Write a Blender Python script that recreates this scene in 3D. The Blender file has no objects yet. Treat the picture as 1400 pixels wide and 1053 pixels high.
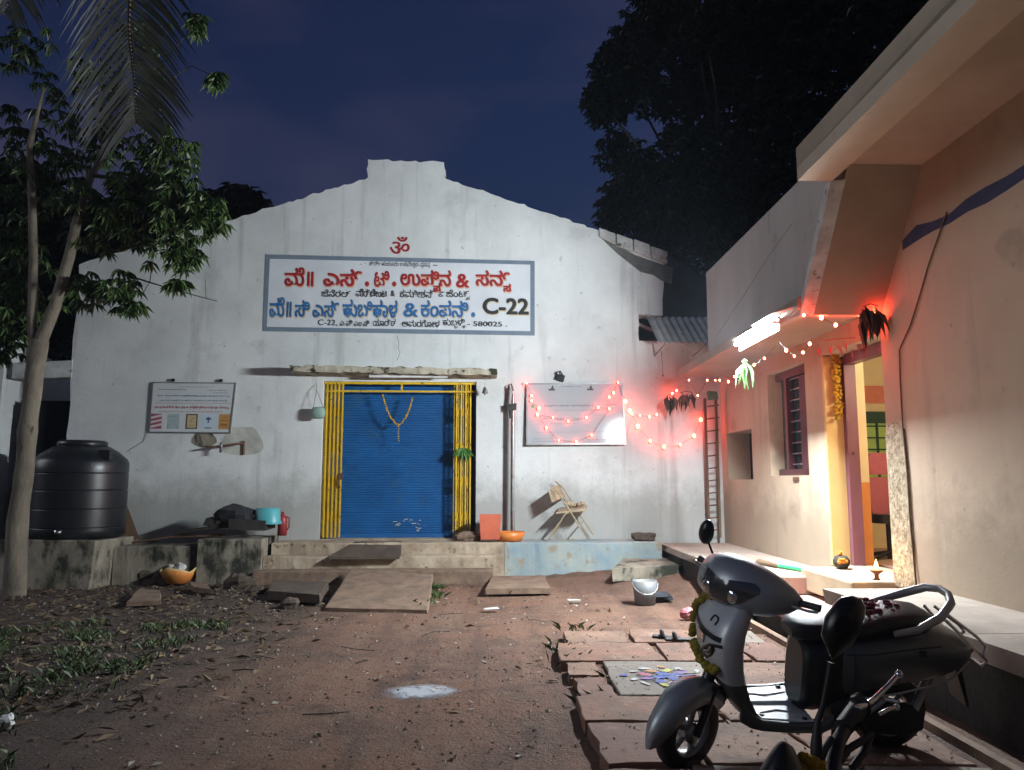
import bpy, bmesh, math, random
from math import radians as R, sin, cos, pi, tan, atan2, sqrt
from mathutils import Vector as V, Matrix as M, noise as NZ
from mathutils.geometry import tessellate_polygon
random.seed(7)
SC = bpy.context.scene
COL = SC.collection

# ---------------------------------------------------------------- camera, sky, light, exposure
EYE = V((0, 0, 1.45)); PITCH = R(7.0); FPX = 1053.0
cd = bpy.data.cameras.new('camera'); cd.sensor_width = 36; cd.lens = FPX/1400*36
cd.clip_start = .05; cd.clip_end = 600
cam = bpy.data.objects.new('camera', cd); COL.objects.link(cam)
cam.location = EYE; cam.rotation_euler = (R(90)+PITCH, 0, 0); SC.camera = cam

world = bpy.data.worlds.new('World'); SC.world = world; world.use_nodes = True
wn = world.node_tree; bg = wn.nodes['Background']
sky = wn.nodes.new('ShaderNodeTexSky'); sky.sky_type = 'NISHITA'; sky.sun_disc = False
SUN_EL, SUN_ROT = R(-0.5), R(205)
sky.sun_elevation = SUN_EL; sky.sun_rotation = SUN_ROT; sky.ozone_density = 3.6; sky.dust_density = 2.0
glow = wn.nodes.new('ShaderNodeMix'); glow.data_type = 'RGBA'; glow.blend_type = 'ADD'; glow.inputs[0].default_value = 1
wtc = wn.nodes.new('ShaderNodeTexCoord'); wmp = wn.nodes.new('ShaderNodeMapping'); wmp.inputs['Scale'].default_value = (1.3, 1.3, 3.2); wn.links.new(wtc.outputs['Generated'], wmp.inputs[0])
wns = wn.nodes.new('ShaderNodeTexNoise'); wns.inputs['Scale'].default_value = 2.2; wns.inputs['Detail'].default_value = 5; wn.links.new(wmp.outputs[0], wns.inputs['Vector'])
wrp = wn.nodes.new('ShaderNodeValToRGB'); wrp.color_ramp.elements[0].position = .38; wrp.color_ramp.elements[1].position = .68      # town glow on thin cloud
wrp.color_ramp.elements[0].color = (.035, .016, .065, 1); wrp.color_ramp.elements[1].color = (.20, .13, .20, 1)
wn.links.new(wns.outputs['Fac'], wrp.inputs[0]); wn.links.new(wrp.outputs[0], glow.inputs[7]); wn.links.new(sky.outputs[0], glow.inputs[6])
wn.links.new(glow.outputs[2], bg.inputs[0]); bg.inputs[1].default_value = 0.15

sl = bpy.data.lights.new('left_fill_light', 'SUN'); sl.energy = .62; sl.angle = R(25); sl.color = (.92, .95, 1)  # soft fill added from the left, its source unseen
so = bpy.data.objects.new('left_fill_light', sl); COL.objects.link(so)
so.rotation_euler = V((.92, .16, -.36)).to_track_quat('-Z', 'Y').to_euler()

SC.view_settings.view_transform = 'Standard'; SC.view_settings.look = 'None'
SC.view_settings.exposure = 0.0; SC.view_settings.gamma = 1
TUBE_L = 3700.0

# ---------------------------------------------------------------- pixel rays and frames
def ray(px, py):
    f = V((0, cos(PITCH), sin(PITCH))); u = V((0, -sin(PITCH), cos(PITCH)))
    return f + V((1, 0, 0))*((px-700)/FPX) + u*((526.5-py)/FPX)
def hit(px, py, p0, n):
    d = ray(px, py); return EYE + d*((V(p0)-EYE).dot(V(n))/d.dot(V(n)))
def G(px, py, z=0): return hit(px, py, (0, 0, z), (0, 0, 1))
def D(px, py, y): return hit(px, py, (0, y, 0), (0, 1, 0))
FA = R(2.5); FO = V((0, 12.3, 0)); FU = V((cos(FA), sin(FA), 0)); FW = V((sin(FA), -cos(FA), 0))
def F(u, z, w=0): return FO + FU*u + FW*w + V((0, 0, z))
def FP(px, py, w=0):                                   # picture point -> (u, z) on the warehouse front
    p = hit(px, py, FO+FW*w, FW); return (p-FO).dot(FU), p.z
def FX(px, py, w=0): u, z = FP(px, py, w); return F(u, z, w)
HA = R(1.0)
def H(X, Y, Z): return V((X*cos(HA)-Y*sin(HA), X*sin(HA)+Y*cos(HA), Z))
def HP(px, py, X=3.6):                                  # picture point -> (Y, Z) on a plane parallel to the house wall
    n = V((cos(HA), sin(HA), 0)); p = hit(px, py, H(X, 0, 0), n)
    return -p.x*sin(HA)+p.y*cos(HA), p.z

# ---------------------------------------------------------------- materials
def nt(name):
    m = bpy.data.materials.new(name); m.use_nodes = True
    t = m.node_tree; return m, t, t.nodes['Principled BSDF']
def mixc(t, fac, a, b):
    n = t.nodes.new('ShaderNodeMix'); n.data_type = 'RGBA'
    for k, v in ((0, fac), (6, a), (7, b)):
        if hasattr(v, 'is_output'): t.links.new(v, n.inputs[k])
        else: n.inputs[k].default_value = v if k == 0 else (*v[:3], 1)
    return n.outputs[2]
def noisen(t, co, scale, detail=5, rough=.6, dist=0):
    n = t.nodes.new('ShaderNodeTexNoise'); t.links.new(co, n.inputs['Vector'])
    n.inputs['Scale'].default_value = scale; n.inputs['Detail'].default_value = detail
    n.inputs['Roughness'].default_value = rough; n.inputs['Distortion'].default_value = dist
    return n.outputs['Fac']
def ramp(t, fac, a, b, va=0, vb=1):
    n = t.nodes.new('ShaderNodeMapRange'); t.links.new(fac, n.inputs[0])
    n.inputs[1].default_value = a; n.inputs[2].default_value = b
    n.inputs[3].default_value = va; n.inputs[4].default_value = vb
    return n.outputs[0]
def coords(t, scale=(1, 1, 1), rot=(0, 0, 0), kind='Object'):
    c = t.nodes.new('ShaderNodeTexCoord'); mp = t.nodes.new('ShaderNodeMapping')
    t.links.new(c.outputs[kind], mp.inputs[0]); mp.inputs['Scale'].default_value = scale; mp.inputs['Rotation'].default_value = rot
    return mp.outputs[0]
def bump(t, b, h, strength=.3, dist=.02):
    n = t.nodes.new('ShaderNodeBump'); t.links.new(h, n.inputs['Height'])
    n.inputs['Strength'].default_value = strength; n.inputs['Distance'].default_value = dist
    t.links.new(n.outputs[0], b.inputs['Normal'])
def mat(name, c1, c2=None, scale=6, rough=.7, bs=.0, metal=0, spots=None, spot_scale=20, lo=.35, hi=.65, spot_lo=.6, spot_hi=.7, stretch=(1, 1, 1), bscale=None, rough2=None, coat=0, spec=None):
    m, t, b = nt(name); c2 = c2 or tuple(x*.75 for x in c1)
    co = coords(t, stretch)
    f = noisen(t, co, scale); col = mixc(t, ramp(t, f, lo, hi), c1, c2)
    if spots: col = mixc(t, ramp(t, noisen(t, co, spot_scale, 4, .65), spot_lo, spot_hi), col, spots)
    t.links.new(col, b.inputs['Base Color'])
    if rough2 is not None: t.links.new(ramp(t, f, lo, hi, rough, rough2), b.inputs['Roughness'])
    else: b.inputs['Roughness'].default_value = rough
    b.inputs['Metallic'].default_value = metal
    if coat: b.inputs['Coat Weight'].default_value = coat; b.inputs['Coat Roughness'].default_value = .15
    if spec is not None: b.inputs['Specular IOR Level'].default_value = spec
    if bs: bump(t, b, noisen(t, co, bscale or scale*4, 8, .65), bs, .02)
    return m
def emit(name, c, s):
    m, t, b = nt(name); b.inputs['Base Color'].default_value = (*c, 1)
    b.inputs['Emission Color'].default_value = (*c, 1); b.inputs['Emission Strength'].default_value = s; return m

def wall_mat(name, base, dirt, dark, streak=.5, low=.9, bs=.15, patch=None):
    """painted plaster: mottling, vertical run-off streaks, small chips, splash dirt with its own ragged top at the foot"""
    m, t, b = nt(name); co = coords(t, kind='Object')
    col = mixc(t, ramp(t, noisen(t, co, .9, 7, .62), .38, .72), base, dirt)
    st = noisen(t, coords(t, (3.2, 3.2, .22)), 1.6, 6, .6)
    col = mixc(t, ramp(t, st, .56, .8, 0, streak), col, dark)
    blot = noisen(t, co, 2.1, 5, .62); col = mixc(t, ramp(t, blot, .57, .74, 0, .45), col, tuple(x*.76 for x in dirt)); col = mixc(t, ramp(t, noisen(t, co, 5.5, 4, .6), .67, .74, 0, .45), col, tuple(x*1.5 for x in dark))
    chips = noisen(t, co, 13, 3, .55); col = mixc(t, ramp(t, chips, .70, .735, 0, .6), col, tuple(x*1.3 for x in dark))
    if patch: col = mixc(t, ramp(t, noisen(t, co, 1.35, 4, .55, .4), .64, .70, 0, .7), col, patch)
    g = t.nodes.new('ShaderNodeSeparateXYZ'); t.links.new(co, g.inputs[0])
    ad = t.nodes.new('ShaderNodeMath'); ad.operation = 'MULTIPLY_ADD'
    t.links.new(noisen(t, co, 2.6, 6, .7), ad.inputs[0]); ad.inputs[1].default_value = -1.1; t.links.new(g.outputs[2], ad.inputs[2])
    col = mixc(t, ramp(t, ad.outputs[0], low-.55, low-.05, .55, 0), col, dark)
    t.links.new(col, b.inputs['Base Color']); b.inputs['Roughness'].default_value = .85
    bump(t, b, noisen(t, co, 26, 9, .7), bs, .02)
    return m
MT = {}
MT['facade'] = wall_mat('whitewashed_plaster', (.70, .72, .71), (.52, .54, .53), (.20, .20, .17), .55, 1.05, .3)
MT['cap'] = mat('weathered_white_cap', (.64, .65, .63), (.40, .41, .38), 5, .9, .4, spots=(.10, .11, .08), spot_scale=9, spot_lo=.60, spot_hi=.68)
MT['raw'] = mat('bare_grey_masonry', (.16, .165, .16), (.10, .11, .10), 5, .95, .5)
MT['conc'] = mat('stained_concrete', (.32, .285, .22), (.13, .115, .085), 3.2, .9, .6, spots=(.030, .032, .022), spot_scale=3.4, spot_lo=.49, spot_hi=.60, stretch=(1, 1, .6))
MT['step'] = mat('worn_step_plaster', (.50, .42, .31), (.28, .21, .145), 4, .9, .45, spots=(.08, .075, .05), spot_scale=9, spot_lo=.60, spot_hi=.68)
MT['darkbrown'] = mat('dark_brown_stone', (.105, .075, .055), (.06, .045, .034), 6, .9, .5, spots=(.17, .14, .11), spot_scale=14, spot_lo=.64, spot_hi=.72)
MT['blueplinth'] = mat('flaking_blue_plaster', (.35, .39, .35), (.22, .31, .36), 2.2, .9, .5, spots=(.30, .26, .19), spot_scale=6, spot_lo=.56, spot_hi=.64)
MT['stone'] = mat('grey_brown_stone', (.25, .17, .115), (.14, .095, .068), 6, .9, .5, spots=(.30, .27, .22), spot_scale=16, spot_lo=.66, spot_hi=.74)
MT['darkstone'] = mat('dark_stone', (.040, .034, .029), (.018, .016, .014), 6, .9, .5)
MT['slab'] = mat('red_sandstone', (.21, .105, .066), (.115, .066, .046), 2.6, .85, .5, spots=(.26, .185, .135), spot_scale=4, spot_lo=.55, spot_hi=.72, bscale=22)
MT['greyslab'] = mat('grey_shahabad_stone', (.21, .18, .15), (.14, .12, .10), 2.6, .85, .35, spots=(.24, .17, .13), spot_scale=8)
MT['shutter'] = mat('blue_shutter_paint', (.012, .115, .33), (.010, .080, .235), 1.4, .42, .5, spots=(.03, .11, .22), spot_scale=3, spot_lo=.55, spot_hi=.75, bscale=2.6)
MT['yellow'] = mat('yellow_gate_paint', (.72, .48, .02), (.58, .37, .02), 6, .5, .1, spots=(.10, .065, .03), spot_scale=12, spot_lo=.62, spot_hi=.68)
MT['dark'] = mat('dark_void', (.006, .006, .007), (.004, .004, .005), 3, .9)
MT['black'] = mat('black_rubber', (.012, .012, .013), (.018, .018, .019), 12, .6, .1)
MT['blackpl'] = mat('black_plastic', (.014, .015, .017), (.010, .010, .012), 8, .33, .05)
MT['pvc'] = mat('black_tank_plastic', (.013, .015, .018), (.009, .010, .012), 3, .36, .05, spots=(.04, .04, .04), spot_scale=9, spot_lo=.68, spot_hi=.8)
MT['bark'] = mat('pale_bark', (.24, .21, .155), (.12, .10, .075), 4, .9, .9, spots=(.045, .04, .03), spot_scale=6, spot_lo=.62, spot_hi=.70, stretch=(1, 1, .45))
MT['twig'] = mat('dry_twig', (.11, .085, .06), (.06, .05, .04), 8, .9)
MT['housewall'] = wall_mat('cream_house_paint', (.52, .41, .30), (.43, .335, .24), (.20, .15, .105), .42, .95, .16, (.35, .275, .20))
MT['soffit'] = mat('soffit_plaster', (.40, .31, .235), (.32, .25, .19), 1.4, .9, .15, spots=(.34, .28, .2), spot_scale=2.5, spot_lo=.62, spot_hi=.8)
MT['fascia'] = mat('grey_cement_wash', (.47, .44, .41), (.38, .36, .34), 1.1, .9, .2, spots=(.25, .235, .22), spot_scale=2.2, spot_lo=.6, spot_hi=.75, stretch=(1, 1, .5))
MT['yellowpl'] = mat('yellow_cream_pillar', (.72, .52, .22), (.64, .45, .18), 3, .7, .08)
MT['purple'] = mat('maroon_door_paint', (.22, .085, .115), (.15, .055, .08), 3, .4, .08, stretch=(1, 1, .3))
MT['maroon'] = mat('maroon_window_paint', (.085, .022, .03), (.055, .016, .022), 4, .45, .05)
MT['innercream'] = mat('inner_cream', (.70, .58, .34), (.64, .52, .30), 3, .7)
MT['orange'] = mat('orange_dado', (.62, .24, .05), (.54, .20, .04), 3, .6)
MT['bluepaint'] = mat('blue_band_paint', (.045, .065, .14), (.03, .045, .10), 5, .8, .1, spots=(.40, .36, .28), spot_scale=14, spot_lo=.68, spot_hi=.74)
MT['roughpl'] = mat('rough_cast_plaster', (.48, .40, .27), (.20, .155, .10), 16, .95, 1.0, bscale=28, spots=(.10, .075, .05), spot_scale=30, spot_lo=.58, spot_hi=.66)
MT['porch'] = mat('porch_stone', (.36, .30, .25), (.26, .22, .18), 3, .75, .2, spots=(.42, .35, .3), spot_scale=9)
MT['pinkstone'] = mat('pink_step_stone', (.46, .25, .20), (.38, .27, .22), 5, .75, .2, spots=(.50, .40, .34), spot_scale=9)
MT['steel'] = mat('weathered_steel', (.38, .38, .37), (.24, .23, .22), 9, .4, .1, metal=.8)
MT['chrome'] = mat('chrome', (.75, .75, .76), (.65, .65, .66), 9, .16, 0, metal=1)
MT['zinc'] = mat('corrugated_zinc', (.52, .53, .53), (.36, .36, .35), 4, .5, .1, metal=.2, spots=(.16, .12, .09), spot_scale=5, spot_lo=.62, spot_hi=.75)
MT['greymetal'] = mat('scooter_grey_metallic', (.31, .345, .37), (.285, .315, .34), 120, .42, 0, metal=.45, coat=.35)
MT['scooterpanel'] = mat('scooter_shaded_dark_metallic', (.10, .105, .108), (.085, .09, .093), 120, .38, 0, metal=.5, coat=.3)  # grey paint darkened for the body's shaded side; also the dark lower panels
MT['silver'] = mat('silver_floor_plastic', (.62, .65, .68), (.54, .57, .60), 5, .45, .1, spots=(.22, .21, .20), spot_scale=16, spot_lo=.64, spot_hi=.74)
MT['silverrail'] = mat('silver_rail_paint', (.34, .33, .32), (.30, .29, .28), 6, .38, 0, metal=.4)
MT['lens'] = mat('smoked_lens', (.045, .05, .055), (.035, .04, .045), 4, .08, 0, coat=1)
MT['seat'] = mat('black_seat_vinyl', (.013, .012, .013), (.009, .009, .010), 14, .36, .25, bscale=160)
MT['marigold'] = mat('marigold', (.58, .36, .01), (.50, .26, .01), 40, .8, .5, spots=(.33, .30, .02), spot_scale=12)
MT['olivegarland'] = mat('wilted_marigold', (.30, .23, .02), (.22, .17, .02), 30, .85, .5)
MT['orangeflower'] = mat('orange_marigold', (.62, .20, .01), (.52, .15, .01), 40, .8, .5)
MT['leaf'] = None
MT['teal'] = mat('teal_plastic', (.10, .42, .45), (.08, .36, .40), 4, .4, .05)
MT['red'] = mat('dull_red_plastic', (.30, .03, .035), (.22, .025, .03), 5, .45)
MT['redbucket'] = mat('coral_plastic', (.62, .16, .09), (.52, .12, .07), 3, .4, .05, spots=(.45, .2, .14), spot_scale=7)
MT['orangepl'] = mat('orange_plastic', (.72, .25, .05), (.62, .19, .04), 4, .4, .05)
MT['basket'] = mat('yellow_orange_basket', (.62, .34, .07), (.66, .20, .04), 5, .6, .2)
MT['white'] = mat('white_plastic', (.62, .63, .62), (.48, .49, .47), 4, .45, .05)
MT['board'] = mat('white_board_enamel', (.58, .62, .62), (.52, .56, .56), 1.5, .35, 0)
MT['gloss'] = mat('glossy_board_enamel', (.42, .46, .48), (.38, .42, .44), 1.5, .085, 0)
MT['frame'] = mat('grey_aluminium', (.30, .31, .31), (.22, .23, .23), 6, .4, 0, metal=.6)
MT['tan'] = mat('tan_chair_metal', (.40, .33, .21), (.28, .23, .15), 6, .45, .05, spots=(.12, .08, .05), spot_scale=18, spot_lo=.66, spot_hi=.72)
MT['pipe'] = mat('grey_pipe', (.28, .29, .28), (.19, .20, .19), 4, .45, .08, stretch=(1, 1, .3))
MT['rust'] = mat('rusty_iron', (.16, .075, .045), (.09, .045, .03), 7, .85, .4)
MT['greenpl'] = mat('green_plastic', (.03, .42, .14), (.02, .34, .11), 4, .4)
MT['brown'] = mat('brown_wood', (.15, .09, .05), (.09, .055, .03), 5, .8, .3, stretch=(1, 1, .3))
MT['clay'] = mat('terracotta', (.34, .13, .06), (.26, .10, .05), 8, .9, .2)
MT['cloth'] = mat('dark_cloth', (.03, .032, .04), (.018, .019, .024), 6, .95, .3)
MT['pink'] = mat('pink_wrapper', (.30, .035, .07), (.42, .20, .20), 9, .5, .3)
MT['paper'] = mat('paper_scrap', (.55, .52, .46), (.40, .36, .29), 6, .8, .1)
MT['flat'] = lambda n, c, r=.7: mat(n, c, tuple(x*.88 for x in c), 12, r)
P_RED = mat('red_sign_paint', (.40, .018, .025), (.28, .012, .02), 5, .6)
P_PEACH = mat('peach_sign_shading', (.72, .42, .33), (.62, .40, .22), 4, .7)
P_BLUE = mat('blue_sign_paint', (.03, .17, .42), (.02, .12, .32), 5, .6)
P_SAND = mat('sand_sign_shading', (.62, .50, .28), (.50, .42, .28), 4, .7)
P_BLACK = mat('black_sign_paint', (.022, .022, .026), (.03, .03, .03), 5, .7)
P_BORDER = mat('grey_blue_border_paint', (.14, .19, .25), (.18, .23, .28), 4, .7)
P_FIELD = mat('white_sign_field', (.68, .71, .74), (.60, .63, .66), 2, .7)

def leaf_mat(name, c1, c2, rough=.5, tr=.25):
    m, t, b = nt(name); gi = t.nodes.new('ShaderNodeNewGeometry')
    col = mixc(t, gi.outputs['Random Per Island'], c1, c2)
    t.links.new(col, b.inputs['Base Color']); b.inputs['Roughness'].default_value = rough
    return m
MT['leaf'] = leaf_mat('mango_leaf', (.040, .085, .022), (.10, .155, .045), .42)
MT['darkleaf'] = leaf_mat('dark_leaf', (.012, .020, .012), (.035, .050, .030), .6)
MT['frondleaf'] = leaf_mat('palm_leaflet', (.035, .045, .024), (.13, .14, .085), .42)
MT['grass'] = leaf_mat('grass_blade', (.020, .046, .009), (.062, .100, .024), .6)
MT['dryleaf'] = leaf_mat('dry_leaf', (.07, .045, .025), (.19, .135, .075), .8)
MT['litter'] = leaf_mat('litter_bits', (.16, .13, .10), (.55, .52, .47), .8)
MT['pebble'] = leaf_mat('pebbles', (.13, .085, .06), (.42, .34, .27), .9)
MT['clod'] = leaf_mat('dark_earth_clods', (.03, .022, .018), (.09, .055, .038), .95)
MT['greenleaf'] = leaf_mat('fresh_mango_leaf', (.05, .15, .03), (.10, .24, .06), .4)
MT['brownleaf'] = leaf_mat('withered_leaf', (.05, .035, .03), (.12, .085, .06), .7)

# ---------------------------------------------------------------- mesh builder
class MB:
    def __init__(s): s.v = []; s.f = []; s.mi = []; s.m = 0; s.sm = []; s.smooth = False
    def add(s, vs, fs):
        o = len(s.v); s.v += [V(p) for p in vs]
        for f in fs: s.f.append([o+i for i in f]); s.mi.append(s.m); s.sm.append(s.smooth)
        return s
    def quad(s, *p): return s.add(p, [tuple(range(len(p)))])
    def box(s, c, d, rot=None, jit=0):
        x, y, z = [k/2 for k in d]; R_ = rot.to_matrix() if hasattr(rot, 'to_matrix') else (rot or M.Identity(3))
        vs = [V(c)+R_ @ V((a*x, b*y, e*z)) + V([random.uniform(-jit, jit) for _ in '123'] if jit else (0, 0, 0)) for e in (-1, 1) for b in (-1, 1) for a in (-1, 1)]
        return s.add(vs, [(0, 2, 3, 1), (4, 5, 7, 6), (0, 1, 5, 4), (2, 6, 7, 3), (0, 4, 6, 2), (1, 3, 7, 5)])
    def hexa(s, a, b):                       # two matching quads -> solid
        a = [V(p) for p in a]; b = [V(p) for p in b]
        return s.add(a+b, [(3, 2, 1, 0), (4, 5, 6, 7)]+[(i, (i+1) % 4, 4+(i+1) % 4, 4+i) for i in range(4)])
    def prism(s, poly, fn, d0, d1, holes=()):
        """poly/holes: lists of (a,b); fn(a,b,depth)->point; solid between depths d0 and d1"""
        loops = [list(poly)]+[list(h) for h in holes]
        flat = [p for l in loops for p in l]
        tris = tessellate_polygon([[V((a, b, 0)) for a, b in l] for l in loops])
        n = len(flat); vs = [fn(a, b, d0) for a, b in flat]+[fn(a, b, d1) for a, b in flat]
        fs = [t for t in tris]+[tuple(n+i for i in reversed(t)) for t in tris]
        o = 0
        for l in loops:
            k = len(l)
            for i in range(k): fs.append((o+i, o+(i+1) % k, n+o+(i+1) % k, n+o+i))
            o += k
        return s.add(vs, fs)
    def tube(s, pts, r, n=8, caps=True, closed=False):
        pts = [V(p) for p in pts]; k = len(pts); rr = r if isinstance(r, (list, tuple)) else [r]*k
        sm = s.smooth; s.smooth = True; rings = []; prev = None
        for i, p in enumerate(pts):
            a = pts[i-1] if i or closed else p; b = pts[(i+1) % k] if i < k-1 or closed else p
            t = (b-a)
            t = t.normalized() if t.length > 1e-9 else V((0, 0, 1))
            ref = prev if prev is not None else (V((0, 0, 1)) if abs(t.z) < .9 else V((1, 0, 0)))
            x = (ref-t*ref.dot(t))
            x = x.normalized() if x.length > 1e-6 else t.orthogonal().normalized()
            prev = x; y = t.cross(x)
            rings.append([p+(x*cos(2*pi*j/n)+y*sin(2*pi*j/n))*rr[i] for j in range(n)])
        vs = [q for g in rings for q in g]; fs = []
        for i in range(k if closed else k-1):
            for j in range(n): fs.append((i*n+j, i*n+(j+1) % n, ((i+1) % k)*n+(j+1) % n, ((i+1) % k)*n+j))
        s.add(vs, fs); s.smooth = False
        if caps and not closed: s.add(rings[0], [tuple(reversed(range(n)))]); s.add(rings[-1], [tuple(range(n))])
        s.smooth = sm; return s
    def lathe(s, prof, c=(0, 0, 0), n=24, fn=None, axis='z'):
        sm = s.smooth; s.smooth = True; c = V(c); vs = []
        for r, z in prof:
            for j in range(n):
                a = 2*pi*j/n; p = V((r*cos(a), r*sin(a), z))
                if axis == 'y': p = V((p.x, p.z, p.y))
                if axis == 'x': p = V((p.z, p.x, p.y))
                vs.append(c+(fn(p) if fn else p))
        k = len(prof); s.add(vs, [(i*n+j, i*n+(j+1) % n, (i+1)*n+(j+1) % n, (i+1)*n+j) for i in range(k-1) for j in range(n)])
        s.smooth = sm; return s
    def loft(s, rings, caps=True, closed=True):
        sm = s.smooth; s.smooth = True; n = len(rings[0]); vs = [V(p) for g in rings for p in g]
        s.add(vs, [(i*n+j, i*n+(j+1) % n, (i+1)*n+(j+1) % n, (i+1)*n+j) for i in range(len(rings)-1) for j in range(n if closed else n-1)])
        s.smooth = False
        if caps and closed: s.add(rings[0], [tuple(reversed(range(n)))]); s.add(rings[-1], [tuple(range(n))])
        s.smooth = sm; return s
    def ball(s, c, r, n=8, m=6, sq=(1, 1, 1)):
        prof = [(max(1e-4, sin(pi*i/m)), -cos(pi*i/m)) for i in range(m+1)]
        return s.lathe([(a*r, b*r) for a, b in prof], c, n, fn=lambda p: V((p.x*sq[0], p.y*sq[1], p.z*sq[2])))
    def ico(s, c, r):
        a = [V(c)+V(d)*r*random.uniform(.6, 1.2) for d in ((1, 0, 0), (-1, 0, 0), (0, 1, 0), (0, -1, 0), (0, 0, .8), (0, 0, -.8))]
        return s.add(a, [(0, 2, 4), (2, 1, 4), (1, 3, 4), (3, 0, 4), (2, 0, 5), (1, 2, 5), (3, 1, 5), (0, 3, 5)])
    def leaf(s, p, d, l, w, n=None, bend=.25):
        d = V(d).normalized(); n = V(n) if n else V((0, 0, 1))
        x = d.cross(n); x = x.normalized() if x.length > 1e-4 else d.orthogonal().normalized()
        up = x.cross(d); p = V(p); m1 = p+d*l*.42+up*l*bend*.25; tip = p+d*l-up*l*bend
        return s.add([p, m1+x*w*.5, tip, m1-x*w*.5], [(0, 1, 2), (0, 2, 3)])
    def mesh(s, name, mats, origin=None, inv=None, bevel=0):
        me = bpy.data.meshes.new(name); vs = s.v
        if inv is not None: vs = [inv @ p for p in vs]
        elif origin is not None: vs = [p-V(origin) for p in vs]
        me.from_pydata([tuple(p) for p in vs], [], s.f)
        me.polygons.foreach_set('material_index', s.mi); me.polygons.foreach_set('use_smooth', s.sm)
        for m in (mats if isinstance(mats, (list, tuple)) else [mats]): me.materials.append(m)
        me.update()
        bm = bmesh.new(); bm.from_mesh(me)
        if bevel: bmesh.ops.remove_doubles(bm, verts=bm.verts, dist=1e-5)
        bmesh.ops.recalc_face_normals(bm, faces=bm.faces); bm.to_mesh(me); bm.free()
        return me

MW = {}                                       # matrices of the things' empties
def thing(name, label, cat, loc=(0, 0, 0), rot=(0, 0, 0), group=None):
    o = bpy.data.objects.new(name, None); COL.objects.link(o); o.empty_display_size = .2
    o.location = loc; o.rotation_euler = rot; o['label'] = label; o['category'] = cat
    if group: o['group'] = group
    from mathutils import Euler
    MW[o.name] = M.Translation(V(loc)) @ Euler(rot).to_matrix().to_4x4(); return o
def part(name, mb, mats, parent, local=False, bevel=0, label=None):
    """a part: coordinates are the world's unless local, then those of the thing"""
    top = parent
    while top.parent: top = top.parent
    me = mb.mesh(name, mats, inv=None if local else MW[top.name].inverted(), bevel=bevel)
    o = bpy.data.objects.new(name, me); COL.objects.link(o); o.parent = parent
    if bevel:
        b = o.modifiers.new('bevel', 'BEVEL'); b.width = bevel; b.segments = 2; b.limit_method = 'ANGLE'; b.angle_limit = R(35)
    if label: o['label'] = label
    return o
def solo(name, mb, mats, label, cat, origin, group=None, kind=None, bevel=0):
    me = mb.mesh(name, mats, origin=origin, bevel=bevel)
    o = bpy.data.objects.new(name, me); COL.objects.link(o); o.location = origin
    if bevel:
        b = o.modifiers.new('bevel', 'BEVEL'); b.width = bevel; b.segments = 2; b.limit_method = 'ANGLE'; b.angle_limit = R(35)
    if label: o['label'] = label
    if cat: o['category'] = cat
    if group: o['group'] = group
    if kind: o['kind'] = kind
    return o
def struct(name, mb, mats, origin=(0, 0, 0), kind='structure'):
    me = mb.mesh(name, mats, origin=origin); o = bpy.data.objects.new(name, me); COL.objects.link(o); o.location = origin
    o['kind'] = kind; return o
def sup(c, a, b, n=16, e=2.6, ax=None):                   # superellipse ring in the local plane ax=(u,v)
    u, v = ax; out = []
    for j in range(n):
        t = 2*pi*j/n; x = abs(cos(t))**(2/e)*(1 if cos(t) >= 0 else -1); y = abs(sin(t))**(2/e)*(1 if sin(t) >= 0 else -1)
        out.append(V(c)+V(u)*x*a+V(v)*y*b)
    return out
def swag(a, b, sag, n=12):
    a, b = V(a), V(b); return [a.lerp(b, i/n)-V((0, 0, 1))*sag*4*(i/n)*(1-i/n) for i in range(n+1)]

# ---------------------------------------------------------------- lettering (Blender's own fallback glyphs turned into filled meshes)
def _loops(body):
    c = bpy.data.curves.new('lettering', 'FONT'); c.body = body; c.size = 1; c.resolution_u = 4
    o = bpy.data.objects.new('lettering', c); COL.objects.link(o)
    dg = bpy.context.evaluated_depsgraph_get(); cv = o.evaluated_get(dg).to_curve(dg); out = []
    for sp in cv.splines:
        pts = []
        if sp.type == 'BEZIER':
            bp = sp.bezier_points; k = len(bp)
            for i in range(k):
                p0, p1, p2, p3 = bp[i].co, bp[i].handle_right, bp[(i+1) % k].handle_left, bp[(i+1) % k].co
                st = 4
                for q in range(st):
                    t = q/st; pts.append(p0*(1-t)**3+p1*3*t*(1-t)**2+p2*3*t*t*(1-t)+p3*t**3)
        else: pts = [V(p.co[:3]) for p in sp.points]
        cl = []
        for p in pts:
            if not cl or (p-cl[-1]).length > 1e-4: cl.append(V((p.x, p.y, 0)))
        if len(cl) > 2 and (cl[0]-cl[-1]).length < 1e-4: cl.pop()
        if len(cl) > 2: out.append(cl)
    o.evaluated_get(dg).to_curve_clear(); bpy.data.objects.remove(o); bpy.data.curves.remove(c)
    return out
def _area(l): return .5*sum(l[i-1].x*l[i].y-l[i].x*l[i-1].y for i in range(len(l)))
def _inside(p, l):
    c = False
    for i in range(len(l)):
        a, b = l[i-1], l[i]
        if (a.y > p.y) != (b.y > p.y) and p.x < (b.x-a.x)*(p.y-a.y)/(b.y-a.y)+a.x: c = not c
    return c
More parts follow.
